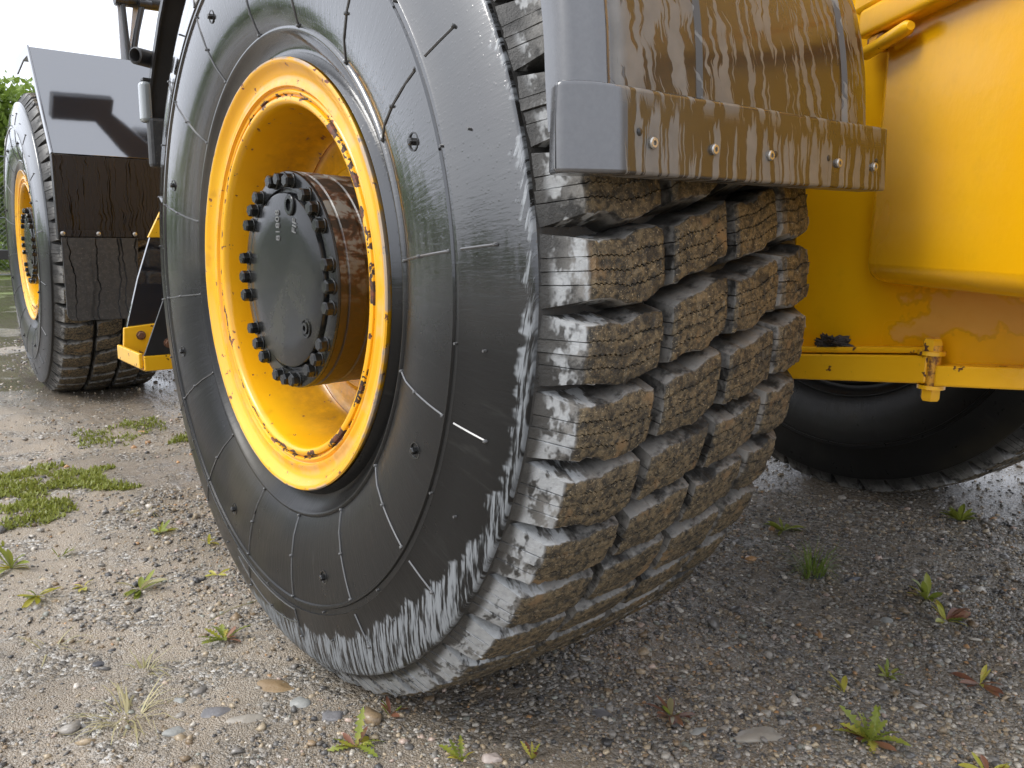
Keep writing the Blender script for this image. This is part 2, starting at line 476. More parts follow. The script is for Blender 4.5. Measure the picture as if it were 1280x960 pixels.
def fix_normals(me):
    bm = bmesh.new(); bm.from_mesh(me)
    bmesh.ops.recalc_face_normals(bm, faces=bm.faces)
    bm.to_mesh(me); bm.free()
    return me
def auto_smooth(me, angle=35, flat=False):
    bm = bmesh.new(); bm.from_mesh(me)
    for f in bm.faces: f.smooth = True
    for e in bm.edges:
        e.smooth = not (len(e.link_faces) == 2 and e.calc_face_angle(0) > R(angle))
        if flat and len(e.link_faces) == 2:
            a0, a1 = e.link_faces[0].calc_area(), e.link_faces[1].calc_area()
            if max(a0, a1) > 8 * min(a0, a1) and e.calc_face_angle(0) > R(3): e.smooth = False
    bm.to_mesh(me); bm.free()
    return me
def bm_mesh(name, bm, angle=35, flat=True):
    me = bpy.data.meshes.new(name)
    bmesh.ops.recalc_face_normals(bm, faces=bm.faces)
    bm.to_mesh(me); bm.free()
    return auto_smooth(me, angle, flat)
def lathe(prof, seg, closed=False, cap_end=False, cap_start=False):
    """prof: (x, radius) list, axis = X."""
    V, F = [], []
    n = len(prof)
    for k in range(seg):
        a = 2 * PI * k / seg; c, s = math.cos(a), math.sin(a)
        for (x, r_) in prof: V.append((x, r_ * c, r_ * s))
    for k in range(seg):
        k2 = (k + 1) % seg
        for i in range(n if closed else n - 1):
            j = (i + 1) % n
            F.append((k * n + i, k2 * n + i, k2 * n + j, k * n + j))
    if cap_end: F.append([k * n + n - 1 for k in range(seg)])
    if cap_start: F.append([k * n for k in range(seg)][::-1])
    return V, F
def box_bm(bm, lo, hi, bevel=0, seg=2, mtx=None):
    r_ = bmesh.ops.create_cube(bm, size=1)
    vs = r_['verts']
    for v in vs:
        v.co = Vector([lo[i] + (v.co[i] + .5) * (hi[i] - lo[i]) for i in range(3)])
    if bevel > 0:
        es = list({e for v in vs for e in v.link_edges})
        rb = bmesh.ops.bevel(bm, geom=es, offset=bevel, segments=seg, affect='EDGES', profile=.5)
        vs = list({v for f in rb['faces'] for v in f.verts} | {v for v in vs if v.is_valid})
    if mtx is not None:
        bmesh.ops.transform(bm, matrix=mtx, verts=vs)
    return vs
def box(name, lo, hi, mat, parent=None, bevel=.003, seg=2, mtx=None):
    bm = bmesh.new(); box_bm(bm, lo, hi, bevel, seg, mtx)
    return link(name, bm_mesh(name, bm), mat, parent)
def tube_geo(pts, rad, seg=8, caps=True):
    pts = [Vector(p) for p in pts]; V, F = [], []
    n = len(pts); rads = rad if hasattr(rad, '__len__') else [rad] * n
    ref = None
    for i, p in enumerate(pts):
        t = (pts[min(i + 1, n - 1)] - pts[max(i - 1, 0)]).normalized()
        if ref is None or abs(ref.dot(t)) > .95:
            ref = Vector((0, 0, 1)) if abs(t.z) < .9 else Vector((1, 0, 0))
        u = t.cross(ref).normalized(); w = t.cross(u)
        for k in range(seg):
            a = 2 * PI * k / seg
            V.append(p + (u * math.cos(a) + w * math.sin(a)) * rads[i])
    for i in range(n - 1):
        for k in range(seg):
            k2 = (k + 1) % seg
            F.append((i * seg + k, i * seg + k2, (i + 1) * seg + k2, (i + 1) * seg + k))
    if caps:
        F.append(list(range(seg))[::-1]); F.append([(n - 1) * seg + k for k in range(seg)])
    return V, F
def tube(name, pts, rad, mat, parent=None, seg=10):
    V, F = tube_geo(pts, rad, seg)
    me = fix_normals(mesh_of(name, V, F)); auto_smooth(me, 50)
    return link(name, me, mat, parent)
class MB:
    def __init__(s): s.V = []; s.F = []
    def add(s, V, F):
        b = len(s.V); s.V += [tuple(v) for v in V]; s.F += [tuple(i + b for i in f) for f in F]
        return s
    def mesh(s, name, smooth=40):
        me = fix_normals(mesh_of(name, s.V, s.F))
        if smooth: auto_smooth(me, smooth)
        return me
def extrude_poly(poly, t0, t1, axis):
    """polygon in the two other axes, extruded along axis from t0 to t1."""
    def P(a, b, t):
        return (t, a, b) if axis == 0 else ((a, t, b) if axis == 1 else (a, b, t))
    n = len(poly)
    V = [P(a, b, t0) for a, b in poly] + [P(a, b, t1) for a, b in poly]
    F = [list(range(n))[::-1], list(range(n, 2 * n))] + [(i, (i + 1) % n, n + (i + 1) % n, n + i) for i in range(n)]
    return V, F
def prism(name, poly, t0, t1, axis, mat, parent=None, bevel=0, mtx=None):
    V, F = extrude_poly(poly, t0, t1, axis)
    bm = bmesh.new(); vs = [bm.verts.new(v) for v in V]
    for f in F: bm.faces.new([vs[i] for i in f])
    bmesh.ops.recalc_face_normals(bm, faces=bm.faces)
    if bevel: bmesh.ops.bevel(bm, geom=list(bm.edges), offset=bevel, segments=2, affect='EDGES', profile=.5)
    if mtx is not None: bmesh.ops.transform(bm, matrix=mtx, verts=bm.verts)
    return link(name, bm_mesh(name, bm), mat, parent)
def hex_bolt_mesh(name, rad, h, washer=None, axis='X'):
    """bolt head pointing to -X, seat at x=0"""
    bm = bmesh.new()
    prof = [(0, rad), (-h * .82, rad), (-h, rad * .82)]
    V, F = lathe(prof, 6, cap_end=True)
    vs = [bm.verts.new(v) for v in V]
    for f in F: bm.faces.new([vs[i] for i in f])
    wr, wt = washer or (rad * 1.22, h * .18)
    V, F = lathe([(0.001, wr), (-wt, wr), (-wt - .0006, wr * .93), (-wt - .0006, 0.001)], 18)
    vs = [bm.verts.new(v) for v in V]
    for f in F: bm.faces.new([vs[i] for i in f])
    return bm_mesh(name, bm, 30)

# ------------------------------------------------------------------ value noise for geometry
def vnoise(x, y, f, seed=0):
    x = np.asarray(x, float) * f + seed * 17.13; y = np.asarray(y, float) * f + seed * 5.71
    xi = np.floor(x).astype(np.int64); yi = np.floor(y).astype(np.int64); xf = x - xi; yf = y - yi
    def h(a, b):
        n = (a * 374761393 + b * 668265263 + seed * 1442695) & 0xffffffff
        n = ((n ^ (n >> 13)) * 1274126177) & 0xffffffff
        return ((n ^ (n >> 16)) & 0xffff) / 65535.0
    u = xf * xf * (3 - 2 * xf); v = yf * yf * (3 - 2 * yf)
    return (h(xi, yi) * (1 - u) + h(xi + 1, yi) * u) * (1 - v) + (h(xi, yi + 1) * (1 - u) + h(xi + 1, yi + 1) * u) * v - .5
def ground_z(x, y):
    x = np.asarray(x, float); y = np.asarray(y, float)
    d = np.hypot(x, y)
    fade = np.clip((14 - d) / 10, 0.0, 1)
    z = .030 * vnoise(x, y, 1.1, 1) + .014 * vnoise(x, y, 4, 2) + .008 * vnoise(x, y, 13, 3) + .005 * vnoise(x, y, 38, 4) + .0035 * vnoise(x, y, 90, 5)
    # packed flat under the wheels
    for cx, cy in ((.25, 0), (.39, 3.27), (2.1, 0)):
        w = np.clip(1 - np.maximum(np.abs(x - cx) / .55, np.abs(y - cy) / .5), 0, 1)
        w = np.clip(w * 2.2, 0, 1)
        z = z * (1 - .75 * w)
    # cleat marks left in the silt in front of the near wheel
    tr = np.clip(1 - np.abs(x - .12) / .26, 0, 1) * np.clip((y - .55) / .25, 0, 1) * np.clip((2.0 - y) / .4, 0, 1)
    ph = y * 2 * PI / .12 + x * 3 + 2.5 * vnoise(x, y, 3, 9)
    z = z + tr * .012 * np.clip(np.sin(ph) * 1.6, -1, 1) * (0.4 + vnoise(x, y, 5, 8))
    return z * fade

# ------------------------------------------------------------------ ground
def build_ground():
    n = 520
    u = np.linspace(-1, 1, n)
    k = 9.3
    g = np.sinh(u * k) / np.sinh(k) * 420
    # the centre of the fine area lies between camera and near wheel
    X, Y = np.meshgrid(g + .35, g - .25, indexing='ij')
    # keep fine spacing over the inner metres
    Z = ground_z(X, Y)
    V = np.stack([X, Y, Z], -1).reshape(-1, 3)
    i = np.arange((n - 1) * n).reshape(n - 1, n)[:, :-1].ravel()
    F = np.stack([i, i + n, i + n + 1, i + 1], -1)
    me = bpy.data.meshes.new('ground')
    me.vertices.add(len(V)); me.vertices.foreach_set('co', V.ravel())
    me.loops.add(F.size); me.loops.foreach_set('vertex_index', F.ravel().astype(np.int32))
    me.polygons.add(len(F)); me.polygons.foreach_set('loop_start', np.arange(0, F.size, 4, dtype=np.int32))
    me.polygons.foreach_set('loop_total', np.full(len(F), 4, dtype=np.int32))
    me.polygons.foreach_set('use_smooth', np.ones(len(F), bool))
    me.update(calc_edges=True); me.validate()
    o = link('ground', me, 'ground')
    tag(o, kind='structure')
build_ground()

# ------------------------------------------------------------------ wheel pieces
HUB_Z = .70
TYRE_W = .505
PITCH = 7.5
def tyre_mesh():
    half = [(.075, .330), (.030, .340), (.009, .3515), (.0055, .3570), (.012, .3620), (.020, .3670), (.020, .3740), (.010, .3860), (.0025, .3945), (-.0015, .3965), (-.002, .3995),
            (.001, .4025), (-.003, .410), (-.013, .436), (-.0205, .475), (-.0235, .515), (-.0230, .5415), (-.0260, .5432),
            (-.0260, .5470), (-.0230, .5485), (-.0228, .5570), (-.0248, .5580), (-.0235, .5605), (-.0185, .590), (-.0110, .625),
            (-.0045, .648), (-.0005, .6565), (.0010, .6600), (.0045, .6610), (.0075, .6612), (.012, .6620), (.020, .6630), (.034, .6640), (.060, .6650)]
    prof = half + [(TYRE_W / 2, .667)] + [(TYRE_W - x, r_) for x, r_ in half[::-1]]
    mb = MB(); V, F = lathe(prof, 200); mb.add(V, F)
    me = mb.mesh('tyre', 0)
    auto_smooth(me, 55)
    for p_ in me.polygons:
        c_ = p_.center
        if math.hypot(c_.y, c_.z) > .6611: p_.material_index = 1
    # mould lines, vents and the small studs, moulded in one with the sidewall
    hx = [p[0] for p in half]; hr = [p[1] for p in half]
    def xs(r_): return float(np.interp(r_, hr, hx))
    mb2 = MB()
    for k in range(16):
        a = R(15 + 22.5 * k + (.8 if k % 2 else -.5)); c, s = math.cos(a), math.sin(a)
        for r0, r1 in ((.402, .541), (.5635, .616)):
            rs = np.linspace(r0, r1, 9)
            V, F = tube_geo([(xs(q) - .0004, q * c, q * s) for q in rs], .0017, 5); mb2.add(V, F)
        for q in (.403, .470, .541, .616):
            V, F = lathe([(xs(q) + .001, .0024), (xs(q) - .0035, .0024), (xs(q) - .0045, .0015)], 8, cap_end=True)
            mb2.add([(v[0], v[1] + q * c, v[2] + q * s) for v in V], F)
        a2 = a + R(11.25); c, s = math.cos(a2), math.sin(a2)
        for q in (.5525, .600):
            V, F = lathe([(xs(q) + .001, .0020), (xs(q) - .0040, .0018)], 7, cap_end=True)
            mb2.add([(v[0], v[1] + q * c, v[2] + q * s) for v in V], F)
    for q in (.5655, .6065):
        aa = np.linspace(R(263), R(290), 22)
        bow = [q + (.012 if q > .59 else .0) * (abs(t - R(276.5)) / R(13.5)) ** 2 * -1.6 for t in aa]
        mb2.add(*tube_geo([(xs(b_) - .0004, b_ * math.cos(t), b_ * math.sin(t)) for t, b_ in zip(aa, bow)], .0013, 5))
    m2 = mb2.mesh('mould', 50)
    bm = bmesh.new(); bm.from_mesh(me)
    for p_ in m2.polygons: p_.material_index = 2
    bm.from_mesh(m2)
    out = bpy.data.meshes.new('tyre'); bm.to_mesh(out); bm.free()
    for k_ in ('tyre', 'tread', 'mould'): out.materials.append(M[k_])
    return out
def stud_mesh():
    """nub in a small moulded ring on the sidewall"""
    mb = MB()
    V, F = lathe([(.001, .0115), (-.0012, .0115), (-.0012, .0098), (.0002, .0092)], 20); mb.add(V, F)
    V, F = lathe([(.001, .0050), (-.0060, .0048), (-.0075, .0035)], 6, cap_end=True); mb.add(V, F)
    return mb.mesh('stud', 35)
def rim_mesh():
    prof = [(.060, .3335), (.034, .3380), (.020, .3430), (.010, .3505), (.0035, .3555), (-.0012, .3570), (-.0035, .3550), (-.0035, .3510),
            (-.0010, .3475), (.0035, .3420), (.0075, .3345), (.0090, .3275), (.0085, .3225), (.0065, .3185), (.0065, .3150), (.0125, .3130),
            (.0135, .3110), (.0110, .3095), (.0095, .3065), (.0105, .3035), (.0150, .3020), (.0150, .3005), (.0095, .2985), (.0075, .2945),
            (.0085, .2900), (.0130, .2865), (.022, .2845), (.050, .2825), (.095, .2800), (.130, .2770), (.150, .270), (.160, .2585),
            (.1630, .245), (.1640, .2200), (.1600, .2080), (.150, .2000), (.148, .150)]
    me = MB().add(*lathe(prof, 160)).mesh('rim', 40)
    return me
def barrel_back_mesh():
    prof = [(.150, .262), (.20, .300), (.26, .318), (.44, .322), (.45, .334)]
    return MB().add(*lathe(prof, 96)).mesh('rim_barrel', 40)
def hub_mesh():
    prof = [(.30, .176), (.140, .176), (.138, .1790), (.120, .1795), (.118, .1775), (.104, .1775), (.102, .1800), (.075, .1805), (.073, .1785),
            (.066, .1785), (.064, .1815), (.036, .1820), (.034, .1795), (.0310, .1795), (.0295, .1825), (.0190, .1830)]
    return MB().add(*lathe(prof, 128)).mesh('hub', 40)
def hub_flange_mesh():
    prof = [(.0185, .1826), (.0150, .1815), (.0135, .1790), (.0135, .1545), (.0200, .1530), (.0200, .1480)]
    return MB().add(*lathe(prof, 128)).mesh('hub_flange', 40)
def hub_cap_mesh():
    prof = [(.022, .1475), (.0110, .1475), (.0080, .1462), (.0066, .1430), (.0066, .10), (.0060, .04)]
    mb = MB(); V, F = lathe(prof, 128, cap_end=True); mb.add(V, F)
    # boss with a drain hole near the top, plug low down
    def at(V, y, z): return [(v[0], v[1] + y, v[2] + z) for v in V]
    V, F = lathe([(.010, .0175), (.0035, .0172), (.0022, .0155), (.0022, .0100), (.0120, .0092), (.0120, .0005)], 28)
    mb.add(at(V, -.038, .126), F)
    V, F = lathe([(.010, .0165), (.0040, .0160), (.0040, .0135), (.0060, .0130), (.0060, .0100), (.0020, .0096), (.0020, .0050), (.0055, .0045), (.0055, .0003)], 24)
    mb.add(at(V, -.084, -.072), F)
    return mb.mesh('hub_cap', 35)
def text_mesh(name, body, size, depth):
    cu_ = bpy.data.curves.new(name, 'FONT'); cu_.body = body; cu_.size = size; cu_.extrude = depth
    cu_.align_x = 'CENTER'; cu_.align_y = 'CENTER'; cu_.resolution_u = 2
    to = bpy.data.objects.new(name, cu_); COL.objects.link(to)
    dg = bpy.context.evaluated_depsgraph_get()
    me = bpy.data.meshes.new_from_object(to.evaluated_get(dg))
    bpy.data.objects.remove(to)
    return me

def block_mesh(name, x0, x1, shift, seed, outer=0, ln=.66, bulge=0.0):
    """one tread block at wheel angle 0. shift(u): circumferential offset in pitches."""
    rs = np.random.default_rng(seed)
    NU = 30
    us = np.linspace(0, 1, NU)
    rows = []                                   # (v, kind) kind 0 = face, 1 = groove bottom
    gw = .013
    for k in range(4):
        a, b = k / 4, (k + 1) / 4
        lo = a + (gw if k else 0); hi = b - (gw if k < 3 else 0)
        rows += [(lo, 0, k), ((lo + hi) / 2, 0, k), (hi, 0, k)]
        if k < 3: rows += [(b, 1, k)]
    pit = R(PITCH)
    rough_t = np.cumsum(rs.normal(0, .010, NU)); rough_t -= np.linspace(rough_t[0], rough_t[-1], NU)
    rough_b = np.cumsum(rs.normal(0, .010, NU)); rough_b -= np.linspace(rough_b[0], rough_b[-1], NU)
    rowh = rs.normal(0, .0011, 4)
    def crown(x):
        t = (x - TYRE_W / 2) / (TYRE_W / 2 - .045)
        return .7165 - .0095 * t * t
    V, att = [], []
    nr = len(rows)
    zig = np.where(np.arange(NU) % 2, 1, -1) * .017
    for j, (v, kind, k) in enumerate(rows):
        for i, u in enumerate(us):
            x = x0 + (x1 - x0) * u
            tri = max(0.0, 1 - abs(u - .66) / .34)
            er = max(0.0, 1 - min(j, nr - 1 - j) / 2)
            top, bot = ln / 2 + er * rough_t[i] - .05 * bulge * tri, -ln / 2 + er * rough_b[i] - bulge * tri
            vv = v
            if 0 < j < nr - 1 and (kind == 1 or abs(v * 4 - round(v * 4)) < .12): vv = v + zig[i]
            s_ = bot + (top - bot) * vv + shift(u)
            a = -s_ * pit
            rr = crown(x) + rowh[k] + rs.normal(0, .0005)
            ed = min(u, 1 - u)
            if kind == 1: rr -= .0075 if ed > .02 else .005
            if ed < .005: rr -= .0022
            if j in (0, nr - 1): rr -= .0016
            V.append((x, rr * math.cos(a), rr * math.sin(a)))
            att.append((1.0, 0.0, 0.0, 1.0 if kind == 1 else 0.0))
    F = []
    for j in range(nr - 1):
        for i in range(NU - 1):
            p = j * NU + i
            F.append((p, p + 1, p + NU + 1, p + NU))
    # boundary loop
    loop = [i for i in range(NU)] + [j * NU + NU - 1 for j in range(1, nr)] + [(nr - 1) * NU + i for i in range(NU - 2, -1, -1)] + [j * NU for j in range(nr - 2, 0, -1)]
    n = len(loop)
    uv = []
    for q in loop: uv.append((q % NU / (NU - 1), rows[q // NU][0]))
    prev = loop
    for lev in range(4):
        base = len(V); f = (.03, .24, .62, 1.12)[lev]
        for q, (u, v) in zip(loop, uv):
            x, yy, zz = V[q]; rad = math.hypot(yy, zz); a = math.atan2(zz, yy)
            if rows[q // NU][1] == 1: rad = crown(x) - .006
            dx = ((-1 if u == 0 else 0) + (1 if u == 1 else 0)); dv = ((-1 if v == 0 else 0) + (1 if v == 1 else 0))
            r2 = rad - f * .050
            off = .0016 + f * .0110
            grooved = rows[q // NU][1] == 1 and dx != 0 and lev <= 1
            xo = x + dx * (.0014 + f * .0016 - (.0035 if grooved else 0))
            if outer and u == 0:
                xo = x - .004 - f * .031; r2 = rad - f * .043
            if outer < 0 and u == 1:
                xo = x + .004 + f * .031; r2 = rad - f * .043
            a2 = a - dv * off / .70
            wob = rs.normal(0, .0009)
            V.append((xo, (r2 + wob) * math.cos(a2), (r2 + wob) * math.sin(a2)))
            is_out = 1.0 if (outer > 0 and u < .30) else 0.0
            att.append((0.0, (1.0, .75, .12, 0)[lev], is_out, 1.0 if grooved else 0.0))
        for k in range(n):
            k2 = (k + 1) % n
            F.append((prev[k], prev[k2], base + k2, base + k))
        prev = [base + k for k in range(n)]
    me = mesh_of(name, V, F)
    for idx, an in enumerate(('face', 'wear', 'outer', 'groove')):
        A = me.attributes.new(an, 'FLOAT', 'POINT')
        A.data.foreach_set('value', np.array([t[idx] for t in att], np.float32))
    fix_normals(me)
    auto_smooth(me, 28)
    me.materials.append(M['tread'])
    return me
def zshape(amp):
    return lambda u: amp * min(1, max(0, (u - .42) / .22)) - amp / 2
COLS = [(.045, .153, zshape(.13), 0.0, 1), (.173, .268, lambda u: .34 * (u - .5) + .02 * math.sin(u * 9), .27, 0),
        (.288, .379, lambda u: .30 * (u - .5) + .02 * math.sin(u * 9 + 1), .53, 0), (.399, .460, zshape(.10), .77, -1)]
BLOCKS = [[block_mesh('tread_block', x0, x1, sh, 10 * ci + v, outer, bulge=(.17, .05, .05, .08)[ci]) for v in range(3)] for ci, (x0, x1, sh, _, outer) in enumerate(COLS)]
g = G('moulded_rubber_line'); g.set(Base_Color=(.085, .085, .085), Roughness=.25, IOR=1.7); M['mould'] = g.m  # lighter than the sidewall: the lines' glints are put into the grey
TYRE, STUD, RIM, BACK, HUB, HFL, HCAP = tyre_mesh(), stud_mesh(), rim_mesh(), barrel_back_mesh(), hub_mesh(), hub_flange_mesh(), hub_cap_mesh()
BOLT = hex_bolt_mesh('bolt', .0112, .0165, (.0125, .003))
TXT1 = text_mesh('lettering', '81808', .021, .0012)
TXT2 = text_mesh('lettering', 'FIF', .021, .0012)

loader = empty('wheel_loader', (.9, 1.2, 0))
tag(loader, 'yellow wheel loader with large black tyres, yellow rims and muddy black mudguards', 'wheel loader')
LOADER_ORIGIN = Vector((.9, 1.2, 0))
PART = empty  # alias
def part_parent(o):
    """parts are modelled in world coordinates; hang them under the loader without moving them"""
    o.parent = loader
    o.matrix_parent_inverse = Matrix.Translation(-LOADER_ORIGIN)
    return o
def over(o, names):
    for i_, nm_ in enumerate(names):
        if nm_ is None: continue
        o.material_slots[i_].link = 'OBJECT'; o.material_slots[i_].material = M[nm_]
def build_wheel(loc, rotz, spin, lo, hi, hub=True, studs=True, clean=False):
    w = empty('wheel', loc, (0, 0, rotz)); part_parent(w)
    ty = link('tyre', TYRE, 'tyre', w, rot=(0, 0, 0))
    if clean: over(ty, ('tyre_clean', 'tread_clean', None))
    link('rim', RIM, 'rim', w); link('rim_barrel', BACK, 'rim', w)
    if studs:
        for k in range(8):
            a = R(20.5 + 45.6 * k) ; q = .497
            link('stud', STUD, 'tyre', w, (-.0222, q * math.cos(a), q * math.sin(a)))
    if hub:
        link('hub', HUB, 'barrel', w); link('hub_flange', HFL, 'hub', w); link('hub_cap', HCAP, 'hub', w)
        for g_ in range(8):
            for t in (-1, 0, 1):
                a = R(90 + 45 * g_ + 11.5 * t)
                link('bolt', BOLT, 'hub', w, (.0140, .1685 * math.cos(a), .1685 * math.sin(a)), (random.uniform(0, 1), 0, 0))
        # raised casting marks on the cap, read with the head tilted
        for me, y, z, ang in ((TXT1, .014, .093, R(90)), (TXT2, -.052, .092, R(78))):
            t = link('lettering', me, 'lettering', w)
            base = Matrix(((0, 0, -1), (-1, 0, 0), (0, 1, 0))).to_4x4()        # text plane facing -X
            t.matrix_local = Matrix.Translation((.0062, y, z)) @ base @ Matrix.Rotation(ang, 4, 'Z')
    # tread
    rest = bmesh.new(); any_rest = False
    nP = int(360 / PITCH)
    for ci, (x0, x1, sh, ph, _) in enumerate(COLS):
        for k in range(nP):
            th = (k * PITCH - ph * PITCH + spin) % 360
            me = BLOCKS[ci][(k * 7 + ci) % 3]
            if lo <= th <= hi:
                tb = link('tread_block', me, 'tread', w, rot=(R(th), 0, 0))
                if clean: over(tb, ('tread_clean',))
            else:
                tmp = me.copy(); tmp.transform(Matrix.Rotation(R(th), 4, 'X')); rest.from_mesh(tmp); bpy.data.meshes.remove(tmp)
                any_rest = True
    if any_rest:
        me = bpy.data.meshes.new('tread_remainder'); rest.to_mesh(me)
        o = link('tread_remainder', me, 'tread_clean' if clean else 'tread', w); tag(o, kind='stuff')
    rest.free()
    return w
g = G('lettering'); g.set(Base_Color=(.16, .16, .155), Roughness=.35); M['lettering'] = g.m
near = build_wheel((0, 0, HUB_Z), 0, 3.2, 100, 292)
farw = build_wheel((.137, 3.2664, HUB_Z), R(-2.1), 1.0, 80, 285, clean=True)
oppw = build_wheel((2.345, 0, HUB_Z), PI, 2.0, 215, 330, hub=False, studs=False, clean=True)

# ------------------------------------------------------------------ rear mudguard of the near wheel
def rear_mudguard():
    prof = [(-.764, .890), (-.758, .935), (-.755, .98), (-.746, 1.03), (-.732, 1.08), (-.708, 1.13), (-.672, 1.19), (-.62, 1.255), (-.54, 1.325),
            (-.43, 1.39), (-.29, 1.44), (-.12, 1.47), (.06, 1.475), (.25, 1.45)]
    P2 = []
    for i in range(len(prof) - 1):
        for t in np.linspace(0, 1, 5, endpoint=False):
            P2.append((prof[i][0] * (1 - t) + prof[i + 1][0] * t, prof[i][1] * (1 - t) + prof[i + 1][1] * t))
    P2.append(prof[-1])
    pa = np.array(P2)
    for _ in range(6): pa[1:-1] = (pa[:-2] + 2 * pa[1:-1] + pa[2:]) / 4
    d = np.gradient(pa, axis=0); d /= np.linalg.norm(d, axis=1)[:, None]
    nrm = np.stack([-d[:, 1], d[:, 0]], -1)
    # outward = away from the hub
    sg = np.sign(((pa - np.array([0, .7])) * nrm).sum(1))[:, None]; nrm = nrm * sg
    cs = [(-.022, -.060), (-.028, -.040), (-.029, -.030), (-.027, -.023), (-.022, -.018), (-.016, -.015), (-.012, -.0095), (-.002, -.004), (.004, -.002), (.008, -.004),
          (.013, -.0035), (.018, .000), (.024, .002), (.032, .001), (.06, 0), (.10, 0), (.134, 0), (.139, .005), (.151, .005), (.156, 0), (.22, 0), (.30, 0),
          (.37, 0), (.420, 0), (.425, .005), (.438, .005), (.443, 0), (.47, -.001), (.488, -.005), (.494, -.014), (.495, -.04)]
    V, F = [], []
    n = len(cs)
    for (y, z), (ny, nz) in zip(pa, nrm):
        for x, off in cs: V.append((x, y + ny * off, z + nz * off))
    for i in range(len(pa) - 1):
        for j in range(n - 1):
            p = i * n + j; F.append((p, p + 1, p + n + 1, p + n))
    me = mesh_of('mudguard', V, F)
    bm = bmesh.new(); bm.from_mesh(me)
    bmesh.ops.recalc_face_normals(bm, faces=bm.faces)
    bmesh.ops.solidify(bm, geom=bm.faces[:], thickness=.004)
    mg = part_parent(link('mudguard', bm_mesh('mudguard', bm, 38, False), 'guard'))
    # the boxed lip along its lower end, outer end turned forward
    z0, z1 = .841, .922
    path = [(-.022, -.706), (-.036, -.727), (-.0435, -.739), (-.0415, -.7465), (-.030, -.7535), (-.010, -.7630), (.003, -.7695), (.011, -.7727), (.020, -.7735), (.10, -.7735), (.30, -.7735), (.46, -.7735), (.508, -.7735), (.519, -.7730)]
    outl = path + [(.519, -.731), (.030, -.731), (.005, -.712)]
    V, F = extrude_poly(outl, z0, z1, 2)
    bm = bmesh.new(); vs = [bm.verts.new(v) for v in V]
    for f in F: bm.faces.new([vs[i] for i in f])
    bmesh.ops.recalc_face_normals(bm, faces=bm.faces)
    hard = [e for e in bm.edges if abs(e.verts[0].co.z - e.verts[1].co.z) < 1e-6 or e.calc_face_angle(0) > R(35)]
    bmesh.ops.bevel(bm, geom=hard, offset=.0055, segments=4, affect='EDGES', profile=.5, clamp_overlap=True)
    for v in bm.verts:
        up = (v.co.z - z0) / (z1 - z0)
        v.co.y += .004 * up * (1 if v.co.y < -.74 else 0)
        v.co.z += .006 * (v.co.x / .5) + .004 * math.exp(-((v.co.x + .02) / .03) ** 2) * max(0, up)
    lip = link('lip', bm_mesh('lip', bm, 40, True), 'guard', mg)
    # inner wall behind the lip so that it reads as a box
    sv, sf = [], []
    mb = MB()
    V, F = lathe([(0, .0052), (-.0035, .0052), (-.0048, .0042), (-.0048, .0022), (-.0025, .0018), (-.0025, .0002)], 18); mb.add(V, F)
    scr = mb.mesh('screw', 35)
    for x in (.054, .150, .251, .395, .483):
        s_ = link('screw', scr, 'zinc', mg, (x, -.7725 + .0015, .8725 + .004 * (x / .5)), (0, 0, R(90)))
        s_.scale = (1.1, 1.1, 1.1)
    mb = MB().add(*lathe([(0, .0040), (-.0015, .0038), (-.0028, .002)], 14, cap_end=True))
    riv = mb.mesh('rivet', 40)
    for x, z in ((.036, .882), (.263, .877), (.375, .880), (.491, .884)):
        link('rivet', riv, 'satin', mg, (x, -.7722 + .0015, z), (0, 0, R(90)))
    # water hanging from the lower edge
    g = G('water_drop'); g.set(Base_Color=(.9, .95, 1, 1), Roughness=.02, IOR=1.33, Transmission_Weight=1.0); M['drop'] = g.m
    V, F = lathe([(.006, .0002), (.0045, .0009), (.002, .0018), (0, .0024), (-.0022, .0016), (-.0028, .0002)], 10)
    dm = mesh_of('water_drop', [(v[1], v[2], v[0]) for v in V], F, True); fix_normals(dm)
    for x in (.23, .34, .372, .383, .420, .452, .471, .476):
        link('water_drop', dm, 'drop', mg, (x, -.768, z0 + .004 + .006 * x / .5), (0, 0, random.random()))
    return mg
rear_mudguard()

